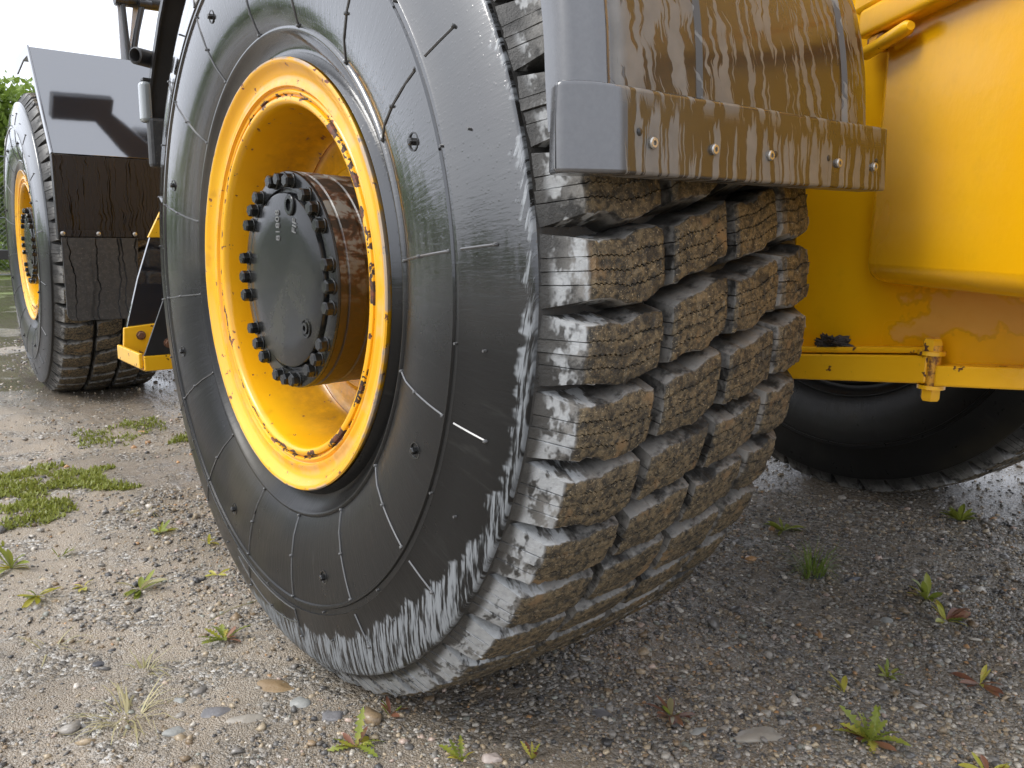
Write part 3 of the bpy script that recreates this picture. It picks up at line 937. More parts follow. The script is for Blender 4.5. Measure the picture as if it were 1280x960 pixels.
# ------------------------------------------------------------------ front end of that mudguard, lamp and pipe seen beyond the tyre
def front_mudguard():
    V, F = [], []
    xs_ = [(.026, -.030), (.027, -.012), (.033, -.003), (.050, 0), (.068, -.006), (.10, 0), (.3, 0), (.46, 0), (.475, -.03)]
    prof = [(.815, 1.02), (.812, 1.10), (.798, 1.18), (.775, 1.27), (.735, 1.36), (.67, 1.44), (.56, 1.51), (.42, 1.55), (.27, 1.57)]
    for (y, z) in prof:
        lean = .14 * max(0, z - 1.08)
        for x, o in xs_: V.append((x + lean * (1 if x < .2 else 0), y + o, z + o * .4))
    n = len(xs_)
    for i in range(len(prof) - 1):
        for j in range(n - 1):
            p = i * n + j; F.append((p, p + 1, p + n + 1, p + n))
    bm = bmesh.new(); me = mesh_of('t', V, F); bm.from_mesh(me)
    bmesh.ops.recalc_face_normals(bm, faces=bm.faces)
    bmesh.ops.solidify(bm, geom=bm.faces[:], thickness=.005)
    mg = part_parent(link('front_mudguard', bm_mesh('front_mudguard', bm, 40), 'satin'))
    bm = bmesh.new(); box_bm(bm, (.024, .77, .930), (.46, .80, 1.045), .008, 2)
    link('mudflap', bm_mesh('mudflap', bm), 'flap', mg)
    bm = bmesh.new(); box_bm(bm, (.013, .775, 1.034), (.036, .812, 1.126), .008, 3)
    link('marker_lamp', bm_mesh('marker_lamp', bm), 'lamp', mg)
    bm = bmesh.new(); box_bm(bm, (.018, .78, 1.127), (.040, .80, 1.134), .001, 1)
    link('lamp_bracket', bm_mesh('lamp_bracket', bm), 'satin', mg)
    V, F = lathe([(.006, .016), (0, .017), (-.002, .022), (0, .026), (.06, .026)], 24)
    mtx = Matrix.Translation((.008, .79, 1.182)) @ Matrix.Rotation(R(30), 4, 'Z')
    me = MB().add(*lathe([(.05, .013), (0, .0135), (-.003, .016), (0, .0195), (.06, .020)], 28)).mesh('pipe', 40)
    me.transform(mtx)
    link('pipe', me, 'satin', mg)
    for k in range(2):
        tube('guard_rib', [(.085 + .012 * k, .806, 1.10), (.10 + .012 * k, .79, 1.20), (.125 + .012 * k, .765, 1.29)], .004, 'satin', mg, 6)
front_mudguard()

# ------------------------------------------------------------------ far mudguard: folded plate, rain-run skirt, rubber flap
def far_mudguard():
    x0, x1 = .140, .72
    t = .006
    # folded sheet: skirt, slope, top, with the fold lines as real bends
    pts = [(2.531, 1.088), (2.836, 1.544), (3.13, 1.535)]
    V, F = [], []
    for (y, z) in pts:
        for x in (x0 + .004, x1): V.append((x, y, z))
    for i in range(len(pts) - 1): F.append((i * 2, i * 2 + 1, i * 2 + 3, i * 2 + 2))
    bm = bmesh.new(); bm.from_mesh(mesh_of('p', V, F))
    bmesh.ops.recalc_face_normals(bm, faces=bm.faces)
    bmesh.ops.solidify(bm, geom=bm.faces[:], thickness=t)
    bmesh.ops.bevel(bm, geom=list(bm.edges), offset=.0015, segments=2, affect='EDGES', profile=.5)
    mg = part_parent(link('plate_mudguard', bm_mesh('plate_mudguard', bm, 30), 'plate'))
    # down-turned side rim
    poly = [(2.523, 1.088), (2.836, 1.550), (3.135, 1.541), (3.135, 1.470), (3.12, 1.470), (2.95, 1.505), (2.848, 1.508), (2.552, 1.080)]
    prism('side_rim', poly, x0 - .004, x0 + .003, 0, 'plate', mg, .0012)
    prism('skirt_side', [(2.524, .740), (2.524, 1.084), (2.560, 1.084), (2.560, .745)], x0 - .003, x0 + .003, 0, 'satin', mg, .001)
    box('skirt', (x0 + .004, 2.526, .742), (x1, 2.532, 1.082), 'rain', mg, .0012)
    bm = bmesh.new()
    fx0, fx1, fz0 = .146, .425, .402
    poly = [(fx0, .748), (fx0, fz0 + .03)] + [(fx0 + .03 - .03 * math.cos(a), fz0 + .03 - .03 * math.sin(a)) for a in np.linspace(.2, PI / 2, 5)] \
        + [(fx1 - .03 + .03 * math.sin(a), fz0 + .03 - .03 * math.cos(a)) for a in np.linspace(0, PI / 2, 6)] + [(fx1 + .02, .748)]
    prism('rubber_flap', poly, 2.510, 2.520, 1, 'flap', mg, .0015)
    me = MB().add(*lathe([(0, .009), (-.002, .009), (-.004, .006)], 14, cap_end=True)).mesh('rivet', 40)
    for x in (.152, .288, .432, .56):
        link('rivet', me, 'zinc', mg, (x, 2.508 if x < .45 else 2.5255, .765), (0, 0, R(90)))
    prism('clamp_strip', [(fx0 + .01, .752), (fx1 + .015, .752), (fx1 + .015, .778), (fx0 + .01, .778)], 2.5085, 2.5255, 1, 'rain', mg, .001)
far_mudguard()

# ------------------------------------------------------------------ boarding step between the wheels
def step_part():
    st = part_parent(box('boarding_step', (.092, 1.21, .372), (.42, 1.47, .384), 'rustpaint', None, .002))
    prism('side_plate', [(.100, .43), (.155, .63), (.205, .775), (.60, .775), (.60, .43)], 1.455, 1.467, 1, 'plate', st, .001)
    prism('top_bracket', [(.190, .760), (.238, .853), (.60, .853), (.60, .760)], 1.440, 1.454, 1, 'flange', st, .002)
    prism('near_plate', [(.0935, .418), (.165, .60), (.36, .60), (.36, .418)], 1.205, 1.213, 1, 'satin', st, .001)
    prism('foot_bracket', [(.094, .386), (.101, .478), (.40, .505), (.40, .386)], 1.440, 1.4535, 1, 'flange', st, .002)
    box('edge_strip', (.080, 1.212, .380), (.0915, 1.455, .425), 'flange', st, .003)
    box('tread_bar', (.0925, 1.203, .372), (.36, 1.2165, .417), 'flange', st, .003)
    box('anti_slip_strip', (.0925, 1.30, .3845), (.36, 1.42, .392), 'zinc', st, .002)
    me = hex_bolt_mesh('bolt', .012, .010)
    link('bolt', me, 'rustbolt', st, (.165, 1.205, .452), (0, 0, R(90)))
    link('bolt', me, 'rustbolt', st, (.150, 1.440, .452), (0, 0, R(90)))
step_part()

# ------------------------------------------------------------------ rear body
def rear_body():
    XA = .742
    fr = part_parent(prism('frame_panel', [(.55, .44), (-.30, .530), (-.785, .583), (-1.60, .665), (-1.60, 1.75), (.55, 1.75)], XA, XA + .05, 0, 'body', None, .004))
    box('frame_core', (XA + .055, -1.55, .70), (1.60, .55, 1.70), 'satin', fr, .01)
    # two bolted bottom flange strips, rising towards the rear
    def strip(name, y0, y1, zb0, zb1, h, xo, xi):
        poly = [(y0, zb0), (y1, zb1), (y1, zb1 + h), (y0, zb0 + h)]
        return prism(name, poly, xo, xi, 0, 'flange', fr, .003)
    strip('flange_strip', -.30, -.770, .515, .5665, .044, .700, XA - .001)
    strip('flange_strip', -.785, -1.5, .5655, .640, .032, .694, XA - .001)
    strip('flange_cap', -.30, -.762, .5605, .6120, .010, .708, XA - .001)
    # bolt through the joint
    b = bmesh.new()
    me = hex_bolt_mesh('frame_bolt', .0145, .024, (.020, .005))
    link('bolt', me, 'flange', fr, (.712, -.770, .612), (0, R(90), 0))
    link('bolt', me, 'flange', fr, (.710, -.775, .5645), (0, R(-90), 0))
    tube('bolt_shank', [(.7095, -.776, .560), (.7095, -.776, .626)], .010, 'rustpaint', fr, 12)
    # ballast block: its face turns outwards to the rear
    a = R(35)
    d = Vector((-math.sin(a), -math.cos(a), 0)); nin = Vector((math.cos(a), -math.sin(a), 0)); o = Vector((.700, -.664, 0))
    mtx = Matrix((( d.x, nin.x, 0, o.x), (d.y, nin.y, 0, o.y), (0, 0, 1, 0), (0, 0, 0, 1)))
    bm = bmesh.new(); box_bm(bm, (-.026, 0, .716), (.60, .60, 1.18), .030, 6, mtx)
    cw = part_parent(link('ballast_block', bm_mesh('ballast_block', bm, 50), 'body'))
    # cover above with its lower edge bar, and the stub of the hinge below
    bm = bmesh.new(); box_bm(bm, (-.046, -.030, 1.092), (.61, .55, 1.135), .008, 3, mtx)
    link('cover_edge', bm_mesh('cover_edge', bm), 'body', cw)
    bm = bmesh.new(); box_bm(bm, (-.12, -.014, 1.137), (.60, .55, 1.80), .012, 3, mtx)
    link('engine_cover', bm_mesh('engine_cover', bm), 'body', cw)
    def pt(s, t, z): return mtx @ Vector((s, t, z))
    tube('hinge_pin', [pt(-.030, -.020, 1.066), pt(-.026, -.022, 1.068), pt(.095, -.024, 1.078), pt(.104, -.024, 1.0785)], [.006, .0105, .0105, .006], 'flange', cw, 14)
    bm = bmesh.new(); box_bm(bm, (-.028, -.022, 1.070), (.02, .01, 1.0905), .003, 2, mtx)
    link('hinge_lug', bm_mesh('hinge_lug', bm), 'rustpaint', cw)
    # cab, axle and chassis beyond, hidden from here but shading the ground
    hd = part_parent(box('engine_hood', (.80, -1.2, 1.72), (1.70, .95, 2.15), 'body', None, .04, 4))
    cb = part_parent(box('cab', (1.00, 1.0, 1.35), (1.70, 2.05, 1.75), 'body', None, .03, 3))
    box('cab_glass', (1.02, 1.02, 1.752), (1.68, 2.03, 3.05), 'glass', cb, .02)
    box('cab_roof', (1.00, .95, 3.052), (1.74, 2.07, 3.20), 'plate', cb, .04, 3)
    # unseen arm, placed and shaped for the dark reflection in the plate mudguard
    poly = [(.376, 2.317), (.383, 2.445), (.678, 2.454), (.670, 2.375), (.90, 2.20), (1.10, 2.02), (1.02, 1.90), (.714, 2.184), (.588, 2.324)]
    prism('reflected_arm', poly, 2.30, 2.38, 2, 'satin', cb, .004)
    fm = part_parent(box('front_frame', (.95, 1.2, .65), (1.50, 4.3, 1.34), 'body', None, .03, 3))
    tube('front_axle', [(.40, 3.27, HUB_Z), (.75, 3.27, HUB_Z), (1.2, 3.27, HUB_Z), (1.8, 3.27, HUB_Z), (2.1, 3.27, HUB_Z)], [.11, .13, .17, .13, .11], 'satin', fm, 20)
    ax = part_parent(tube('rear_axle', [(.28, 0, HUB_Z), (.60, 0, HUB_Z), (.95, 0, HUB_Z), (1.2, 0, HUB_Z), (1.5, 0, HUB_Z), (2.05, 0, HUB_Z)], [.13, .13, .15, .19, .15, .13], 'satin', None, 20))
    # boom stays and hoses standing against the sky
    bs = part_parent(tube('boom_crossbar', [(.54, 3.0, 1.835), (.60, 3.0, 1.838), (.95, 3.0, 1.85)], .028, 'satin', None, 12))
    box('stay', (.548, 2.99, 1.50), (.580, 3.00, 2.6), 'pale', bs, .002)
    box('stay', (.590, 3.02, 1.50), (.628, 3.03, 2.6), 'pale', bs, .002, 2, Matrix.Translation((.61, 0, 1.6)) @ Matrix.Rotation(R(9), 4, 'Y') @ Matrix.Translation((-.61, 0, -1.6)))
    for pts, r_ in (([(.560, 2.96, 2.4), (.562, 2.96, 1.84), (.575, 2.96, 1.60), (.59, 2.97, 1.40)], .012), ([(.665, 2.96, 2.4), (.655, 2.96, 1.84), (.618, 2.96, 1.70), (.598, 2.96, 1.60), (.59, 2.98, 1.40)], .014)):
        tube('hose', pts, r_, 'satin', bs, 10)
    for (x, z) in ((.555, 1.825), (.660, 1.825)):
        tube('hose_clamp', [(x - .025, 2.958, z), (x + .03, 2.958, z)], .020, 'satin', bs, 10)
rear_body()

# mud clod left on the flange
def lump(name, size, mat, loc, seed, sub=3, rough=.3, flat=1.0, rot=0):
    bm = bmesh.new(); bmesh.ops.create_icosphere(bm, subdivisions=sub, radius=1)
    rs = np.random.default_rng(seed); ph = rs.uniform(0, 6, (6, 3)); fr = rs.uniform(1.0, 4.5, (6, 3))
    for v in bm.verts:
        c = v.co; s_ = sum(math.sin(fr[k][0] * c.x + ph[k][0]) * math.sin(fr[k][1] * c.y + ph[k][1]) * math.sin(fr[k][2] * c.z + ph[k][2]) for k in range(6)) / 2.2
        # flatten a few sides so that the stone has facets
        v.co = c * (1 + rough * s_)
    if rough > .7:
        for v in bm.verts: v.co *= 1 + rs.normal(0, .22)
    for k in range(0 if rough > .7 else 5):
        dvec = Vector(rs.normal(0, 1, 3)).normalized(); lim = rs.uniform(.55, .8)
        for v in bm.verts:
            q = v.co.dot(dvec)
            if q > lim: v.co -= dvec * (q - lim) * .85
    for v in bm.verts: v.co = Vector((v.co.x * size[0], v.co.y * size[1], v.co.z * size[2]))
    me = bm_mesh(name, bm, 30, False)
    return link(name, me, mat, None, loc, (0, 0, rot))
cl = lump('mud_clod', (.012, .024, .011), 'mud', (.7185, -.597, .6085), 5, 4, .95)
tag(cl, 'small dark clod of mud lying on the yellow bottom flange', 'mud clod')

# ------------------------------------------------------------------ loose gravel
def pebbles():
    t = (1 + 5 ** .5) / 2
    iv = np.array([(-1, t, 0), (1, t, 0), (-1, -t, 0), (1, -t, 0), (0, -1, t), (0, 1, t), (0, -1, -t), (0, 1, -t), (t, 0, -1), (t, 0, 1), (-t, 0, -1), (-t, 0, 1)], float)
    iv /= np.linalg.norm(iv[0])
    fi = np.array([(0, 11, 5), (0, 5, 1), (0, 1, 7), (0, 7, 10), (0, 10, 11), (1, 5, 9), (5, 11, 4), (11, 10, 2), (10, 7, 6), (7, 1, 8), (3, 9, 4), (3, 4, 2), (3, 2, 6), (3, 6, 8), (3, 8, 9), (4, 9, 5), (2, 4, 11), (6, 2, 10), (8, 6, 7), (9, 8, 1)])
    N = 135000
    cx, cy = -.578, -1.337
    u = rng.random(N)
    dist = np.where(rng.random(N) < .74, .75 + 1.9 * u ** .8, 2.4 + 4.5 * u ** 1.3)
    az = R(39) + (rng.random(N) - .5) * R(92)
    x = cx + dist * np.sin(az); y = cy + dist * np.cos(az)
    dens = vnoise(x, y, 2.2, 21) + .5 * vnoise(x, y, 7, 22) + np.clip((x + .1) * .35, -.25, .35)
    keep = rng.random(N) < np.clip(.55 + 1.1 * dens, .12, 1)
    x, y, dist = x[keep], y[keep], dist[keep]; N = len(x)
    size = np.exp(rng.normal(np.log(.0027), .46, N)) * (1 + .14 * np.clip(dist - 1.6, 0, 4))
    size = np.clip(size, .0014, .0150)
    # push gravel out of the contact patches
    m = ~((np.abs(y) < .17) & (x > .02) & (x < .50)) & ~((np.abs(y - 3.27) < .2) & (x > .13) & (x < .62))
    x, y, size = x[m], y[m], size[m]; N = len(x)
    z = ground_z(x, y) + size * rng.uniform(-.35, .35, N)
    sc = np.stack([size * rng.uniform(.75, 1.45, N), size * rng.uniform(.7, 1.2, N), size * rng.uniform(.45, .9, N)], -1)
    V = iv[None] * (1 + rng.normal(0, .27, (N, 12, 1))) * sc[:, None]
    ay = rng.uniform(0, 2 * PI, N); tx = rng.normal(0, .35, N)
    c, s = np.cos(tx)[:, None], np.sin(tx)[:, None]
    Y, Zz = V[..., 1] * c - V[..., 2] * s, V[..., 1] * s + V[..., 2] * c
    c, s = np.cos(ay)[:, None], np.sin(ay)[:, None]
    X, Y = V[..., 0] * c - Y * s, V[..., 0] * s + Y * c
    V = np.stack([X + x[:, None], Y + y[:, None], Zz + z[:, None]], -1).reshape(-1, 3)
    F = (fi[None] + (np.arange(N) * 12)[:, None, None]).reshape(-1, 3)
    me = bpy.data.meshes.new('gravel')
    me.vertices.add(len(V)); me.vertices.foreach_set('co', V.ravel())
    me.loops.add(F.size); me.loops.foreach_set('vertex_index', F.ravel().astype(np.int32))
    me.polygons.add(len(F)); me.polygons.foreach_set('loop_start', np.arange(0, F.size, 3, dtype=np.int32))
    me.polygons.foreach_set('loop_total', np.full(len(F), 3, dtype=np.int32))
    me.update(calc_edges=True)
    pal = np.array([(.30, .29, .275), (.20, .195, .19), (.12, .12, .122), (.055, .056, .06), (.42, .405, .375), (.33, .27, .19), (.24, .18, .115), (.40, .34, .25), (.52, .50, .47), (.42, .25, .12), (.28, .30, .28), (.46, .37, .33)])
    w = np.array([.17, .16, .12, .07, .09, .11, .08, .09, .035, .015, .04, .025]); w /= w.sum()
    tint = pal[rng.choice(len(pal), N, p=w)] * rng.uniform(.75, 1.25, (N, 1)) * np.array([[1.0, .94, .85]]) * np.clip(1.04 - .06 * x, .96, 1.06)[:, None]
    tint = np.concatenate([np.clip(tint, 0, .8), np.ones((N, 1))], 1)
    A = me.attributes.new('tint', 'FLOAT_COLOR', 'POINT')
    A.data.foreach_set('color', np.repeat(tint, 12, 0).astype(np.float32).ravel())
    o = link('gravel', me, 'pebble')
    tag(o, 'loose wet gravel of mixed grey and brown stones', 'gravel', kind='stuff')
pebbles()
def gz(x, y): return float(ground_z(np.array([x]), np.array([y]))[0])
STONES = [
    ((-.060, -.060), (.040, .026, .012), 'stone_brown', 'smooth oval brown stone sunk in the gravel beside the near tyre'),
    ((-.165, -.071), (.040, .020, .010), 'stone_grey', 'flat grey slab of stone in the gravel left of the oval brown stone'),
    ((-.282, .221), (.016, .011, .008), 'stone_dark', 'small dark slate chip on bare sand above the dry grass tuft'),
    ((-.205, .005), (.013, .010, .007), 'stone_pale', 'small whitish stone above the flat grey slab'),
    ((-.236, -.082), (.022, .016, .009), 'stone_pale', 'rough pale stone between the grass tuft and the flat grey slab'),
    ((-.048, -.125), (.024, .017, .010), 'stone_pale', 'greenish white stone below the oval brown stone'),
    ((-.135, -.124), (.032, .014, .008), 'stone_buff', 'long buff stone flush with the gravel below the grey slab'),
    ((.118, -.450), (.018, .012, .010), 'stone_pink', 'pinkish angular stone at the lower edge near the centre'),
    ((1.213, -.421), (.030, .012, .012), 'stone_dark', 'dark elongated stone right of the upright grass tuft'),
    ((1.068, -.581), (.016, .013, .011), 'stone_pale', 'pale stone just left of the leafy runner weed'),
    ((.500, -.650), (.055, .022, .010), 'stone_buff', 'broad pale slab flush with the gravel by the largest weed rosette'),
    ((.438, -.585), (.022, .009, .007), 'stone_pale', 'slim white stone right of the reddish sprig'),
    ((.345, -.455), (.024, .020, .010), 'stone_grey', 'blunt grey stone in front of the tread of the near tyre'),
    ((1.160, -.360), (.020, .013, .009), 'stone_dark', 'dark stone touching the upright grass tuft on its left'),
    ((-.02, -.20), (.026, .018, .008), 'stone_grey', 'grey stone lying between the oval brown stone and the bright green weed'),
    ((.60, -.70), (.016, .013, .010), 'stone_brown', 'rounded tan stone beside the largest weed rosette'),
]
for i, (p, s, mt, lb) in enumerate(STONES):
    rot = R(-35) + random.uniform(-.4, .4)
    o = lump('stone', s, mt, (p[0], p[1], gz(*p) - s[2] * .35), 40 + i, 3, .30, rot=rot)
    tag(o, lb, 'stone', 'larger stones in the gravel')

# ------------------------------------------------------------------ plants
def leaf_mesh(name, L=1.0, w=.22, lobes=0, curl=.25, n=9):
    V, F = [], []
    for i in range(n):
        t = i / (n - 1)
        ww = w * (math.sin(PI * min(1, t * .92 + .06)) ** .8) * (.35 + .65 * t ** .6)
        if lobes and 0 < i < n - 1: ww *= (1.25 if i % 2 else .42)
        if i == n - 1: ww = .004
        if i == 0: ww = .03
        z = .55 * t - curl * 1.9 * t * t
        x = L * t
        V += [(x - (.05 if lobes and i % 2 else 0), ww, z * .5 + ww * .35), (x, 0, z * .5), (x - (.05 if lobes and i % 2 else 0), -ww, z * .5 + ww * .35)]
    for i in range(n - 1):
        for k in range(2):
            p = i * 3 + k; F.append((p, p + 1, p + 4, p + 3))
    return mesh_of(name, V, F, True)
LEAF = {m_: [leaf_mesh('leaf', 1, .17, lb, cu_, n_) for lb, cu_, n_ in kinds] for m_, kinds in {
    'lobed': ((1, .25, 13), (1, .05, 13), (1, .45, 13)), 'plain': ((0, .2, 8), (0, .4, 8), (0, -.05, 8)), 'thin': ((0, .3, 7), (0, .1, 7))}.items()}
LEAFM = {}
def weed(label, p, spec, name='weed', cat='weed'):
    """spec: list of (count, kind, material, length, tilt range in deg, azimuth range)"""
    root = empty(name, (p[0], p[1], gz(*p)))
    tag(root, label, cat, 'weeds growing in the gravel')
    rs = random.Random(hash(label) % 1000 if False else sum(map(ord, label)))
    for cnt, kind, mt, ln, tl, az in spec:
        for k in range(cnt):
            key = (kind, rs.randrange(len(LEAF[kind])), mt)
            if key not in LEAFM:
                me = LEAF[kind][key[1]].copy(); me.materials.clear(); me.materials.append(M[mt]); LEAFM[key] = me
            a = rs.uniform(*az) if az else rs.uniform(0, 360)
            s = ln * rs.uniform(.6, 1.05)
            off = rs.uniform(0, .006)
            o = link('leaf', LEAFM[key], None, root, (off * math.cos(R(a)), off * math.sin(R(a)), .001 + rs.uniform(0, .003)), (rs.uniform(-.5, .5), -R(rs.uniform(*tl)), R(a)))
            o.scale = (s, s * rs.uniform(.8, 1.2), s)
    return root
weed('low dark green weed with long flat leaves left of the near tyre', (-.133, .50), [(9, 'plain', 'leaf_green', .060, (-12, 18), None), (3, 'thin', 'grass_dry', .06, (0, 40), None)])
weed('rosette with green toothed leaves and red stalks beside the near tyre', (-.069, .165), [(8, 'lobed', 'leaf_green', .055, (0, 40), None), (4, 'plain', 'leaf_red', .035, (-5, 25), None), (3, 'lobed', 'leaf_yellow', .045, (0, 20), None)])
weed('small bright weed on the sand between moss patch and near tyre', (.01, .847), [(6, 'plain', 'leaf_green', .045, (0, 45), None), (3, 'plain', 'leaf_yellow', .045, (-5, 15), None)])
weed('leafy weed with upright leaf at the left edge below the moss', (-.334, .807), [(7, 'plain', 'leaf_green', .065, (5, 60), None), (5, 'plain', 'leaf_yellow', .05, (-5, 20), None)])
weed('tiny light green seedling right of the weed at the left edge', (-.231, .821), [(5, 'plain', 'leaf_green', .035, (0, 45), None)])
weed('yellowing flat weed at the left edge, lower of the two', (-.315, .602), [(7, 'plain', 'leaf_yellow', .050, (-10, 15), None), (3, 'plain', 'leaf_green', .045, (0, 30), None)])
weed('small pair of yellowish leaves below the weed at the left edge', (-.225, .60), [(6, 'plain', 'leaf_yellow', .038, (-10, 20), None)])
weed('tiny sprout alone on sand above the toothed rosette', (.03, .48), [(4, 'plain', 'leaf_yellow', .030, (-5, 30), None)])
weed('pale sprout close to the sidewall of the near tyre', (.085, .70), [(6, 'plain', 'leaf_yellow', .034, (-5, 25), None)])
weed('bright green weed at the bottom edge below the near tyre', (-.032, -.297), [(7, 'lobed', 'leaf_green', .055, (0, 60), None), (3, 'plain', 'leaf_red', .045, (-5, 10), None), (4, 'plain', 'leaf_yellow', .03, (0, 40), None)])
weed('small upright weed at the bottom edge right of the bright one', (.077, -.425), [(5, 'lobed', 'leaf_green', .040, (25, 80), None), (3, 'plain', 'leaf_yellow', .030, (0, 40), None)])
weed('third little weed along the bottom edge, yellow tipped', (.165, -.483), [(4, 'lobed', 'leaf_yellow', .035, (20, 75), None), (2, 'plain', 'leaf_red', .03, (20, 60), None)])
weed('reddish sprig squeezed against the tread at the ground', (.055, -.255), [(4, 'plain', 'leaf_red', .030, (0, 60), None), (3, 'plain', 'leaf_green', .028, (0, 50), None)])
weed('dry red sprig alone in the gravel below the tread', (.432, -.532), [(9, 'thin', 'leaf_red', .050, (-5, 30), None), (3, 'plain', 'leaf_green', .030, (0, 30), None), (3, 'thin', 'grass_dry', .05, (0, 30), None)])
weed('flat dark green weed in the shade right of the tread', (1.384, -.127), [(12, 'plain', 'leaf_green', .060, (-5, 25), None)])
weed('spiky green clump on the dark gravel far right', (1.826, -.407), [(22, 'thin', 'leaf_green', .055, (5, 65), None)])
weed('leafy weed with round leaves on the right, near half of the runner', (1.235, -.585), [(8, 'plain', 'leaf_green', .065, (10, 60), None), (3, 'plain', 'leaf_yellow', .05, (0, 40), None)])
weed('leafy weed with reddish runner stalks on the right, lower half', (1.160, -.660), [(7, 'plain', 'leaf_yellow', .060, (5, 60), None), (5, 'thin', 'leaf_red', .075, (-5, 12), (-70, 10)), (2, 'lobed', 'leaf_green', .05, (10, 40), None)])
weed('small reddish weed near the right edge above the corner', (.957, -.808), [(4, 'plain', 'leaf_yellow', .045, (20, 70), None), (6, 'thin', 'leaf_red', .050, (-5, 15), None)])
weed('largest weed rosette with toothed green and orange leaves lower right', (.645, -.768), [(12, 'lobed', 'leaf_green', .062, (10, 70), None), (6, 'lobed', 'leaf_yellow', .060, (-5, 30), None), (5, 'plain', 'leaf_red', .055, (-8, 10), None), (6, 'plain', 'leaf_green', .03, (-5, 30), None)])
weed('two yellow leaves above the largest weed rosette', (.739, -.668), [(4, 'plain', 'leaf_yellow', .040, (10, 60), None)])
weed('tiny green tuft between the largest rosette and the runner weed', (.856, -.688), [(10, 'thin', 'leaf_green', .035, (10, 60), None)])
weed('weed in the lower right corner with orange leaves', (.700, -.925), [(5, 'plain', 'leaf_yellow', .045, (0, 40), None), (4, 'lobed', 'leaf_green', .045, (0, 50), None), (3, 'plain', 'leaf_red', .04, (0, 20), None)])

def blades(name, label, p, n, length, spread, lean, mat, cat='grass', seed=1):
    rs = random.Random(seed); mb = MB(); V, F = [], []
    for k in range(n):
        a = rs.uniform(0, 2 * PI); q = spread * rs.random() ** .6
        bx, by = q * math.cos(a) * 1.0, q * math.sin(a)
        az = a + rs.uniform(-.8, .8); L = length * rs.uniform(.5, 1.15); ti = R(rs.uniform(*lean)); w = rs.uniform(.0009, .0019)
        b = len(V); m = 5
        z0 = gz(p[0] + bx, p[1] + by) - gz(*p) - .002
        for i in range(m):
            t = i / (m - 1); an = ti + (t * t) * rs.uniform(.2, .7)
            rr = L * t
            x, y, z = bx + math.cos(az) * rr * math.sin(an), by + math.sin(az) * rr * math.sin(an), z0 + rr * max(math.cos(an), .03)
            ww = w * (1 - t) ** .6 + .0001
            V += [(x - math.sin(az) * ww, y + math.cos(az) * ww, z), (x + math.sin(az) * ww, y - math.cos(az) * ww, z)]
        for i in range(m - 1): F.append((b + 2 * i, b + 2 * i + 1, b + 2 * i + 3, b + 2 * i + 2))
    o = link(name, mesh_of(name, V, F, True), mat, None, (p[0], p[1], gz(*p)))
    tag(o, label, cat, 'grass tufts in the gravel')
    return o
blades('grass_tuft', 'upright green grass tuft on the shaded gravel right of the tread', (1.172, -.341), 85, .085, .030, (0, 45), 'grass_blade', seed=2)
blades('grass_tuft', 'half dry grass tuft sprawling over sand lower left', (-.285, .005), 55, .085, .030, (35, 88), 'grass_dry', seed=3)
blades('grass_tuft', 'sparse dry grass wisp above the sprawling tuft', (-.221, .149), 22, .055, .015, (30, 85), 'grass_dry', seed=4)
blades('grass_tuft', 'few dry straws on sand by the left edge', (-.33, .33), 9, .06, .03, (50, 88), 'grass_dry', seed=5)
blades('grass_tuft', 'pale dry wisp on sand under the moss patch', (.02, 1.02), 20, .05, .04, (30, 85), 'grass_dry', seed=6)
st = tube('straw', [(-.085, .205, gz(-.085, .205) + .030), (-.03, .22, gz(-.03, .22) + .035), (.03, .235, gz(.03, .235) + .030)], .0010, 'grass_dry', None, 5)
tag(st, 'single pale straw lying above the toothed rosette', 'straw')

def moss(name, label, poly, n, seed, h=.022, thin=.5):
    rs = np.random.default_rng(seed); P = np.array(poly); lo, hi = P.min(0) - .1, P.max(0) + .1
    pts = rs.uniform(lo, hi, (n * 3, 2))
    # signed inside test with a ragged edge
    inside = np.zeros(len(pts), bool); j = len(P) - 1
    q = pts + np.stack([vnoise(pts[:, 0], pts[:, 1], 7, seed), vnoise(pts[:, 0], pts[:, 1], 7, seed + 3)], -1) * .20
    for i in range(len(P)):
        c = ((P[i, 1] > q[:, 1]) != (P[j, 1] > q[:, 1])) & (q[:, 0] < (P[j, 0] - P[i, 0]) * (q[:, 1] - P[i, 1]) / (P[j, 1] - P[i, 1] + 1e-9) + P[i, 0])
        inside ^= c; j = i
    dens = vnoise(pts[:, 0], pts[:, 1], 16, seed + 7) + .5 * vnoise(pts[:, 0], pts[:, 1], 45, seed + 8)
    pts = pts[inside & (rs.random(len(pts)) < .70 + thin * dens * 2)][:n]
    V, F = [], []
    z = ground_z(pts[:, 0], pts[:, 1])
    for (x, y), zz in zip(pts, z):
        a = rs.uniform(0, 2 * PI); L = h * rs.uniform(.5, 1.2); w = rs.uniform(.0022, .0042); ti = rs.uniform(.2, 1.3)
        dx, dy = math.cos(a), math.sin(a); b = len(V)
        for t, wf in ((0, .5), (.55, 1.0), (1, .12)):
            rr = L * t
            V += [(x + dx * rr * math.sin(ti) - dy * w * wf, y + dy * rr * math.sin(ti) + dx * w * wf, zz + rr * math.cos(ti)),
                  (x + dx * rr * math.sin(ti) + dy * w * wf, y + dy * rr * math.sin(ti) - dx * w * wf, zz + rr * math.cos(ti))]
        F += [(b, b + 1, b + 3, b + 2), (b + 2, b + 3, b + 5, b + 4)]
    o = link(name, mesh_of(name, V, F, True), 'moss')
    tag(o, label, 'moss', kind='stuff')
moss('moss_patch', 'broad bright green patch of moss and low grass at the left edge', [(-.36, 1.62), (-.20, 1.66), (-.06, 1.64), (.06, 1.42), (.04, 1.28), (-.08, 1.20), (-.19, 1.09), (-.36, 1.10)], 5200, 3, .018, 1.5)
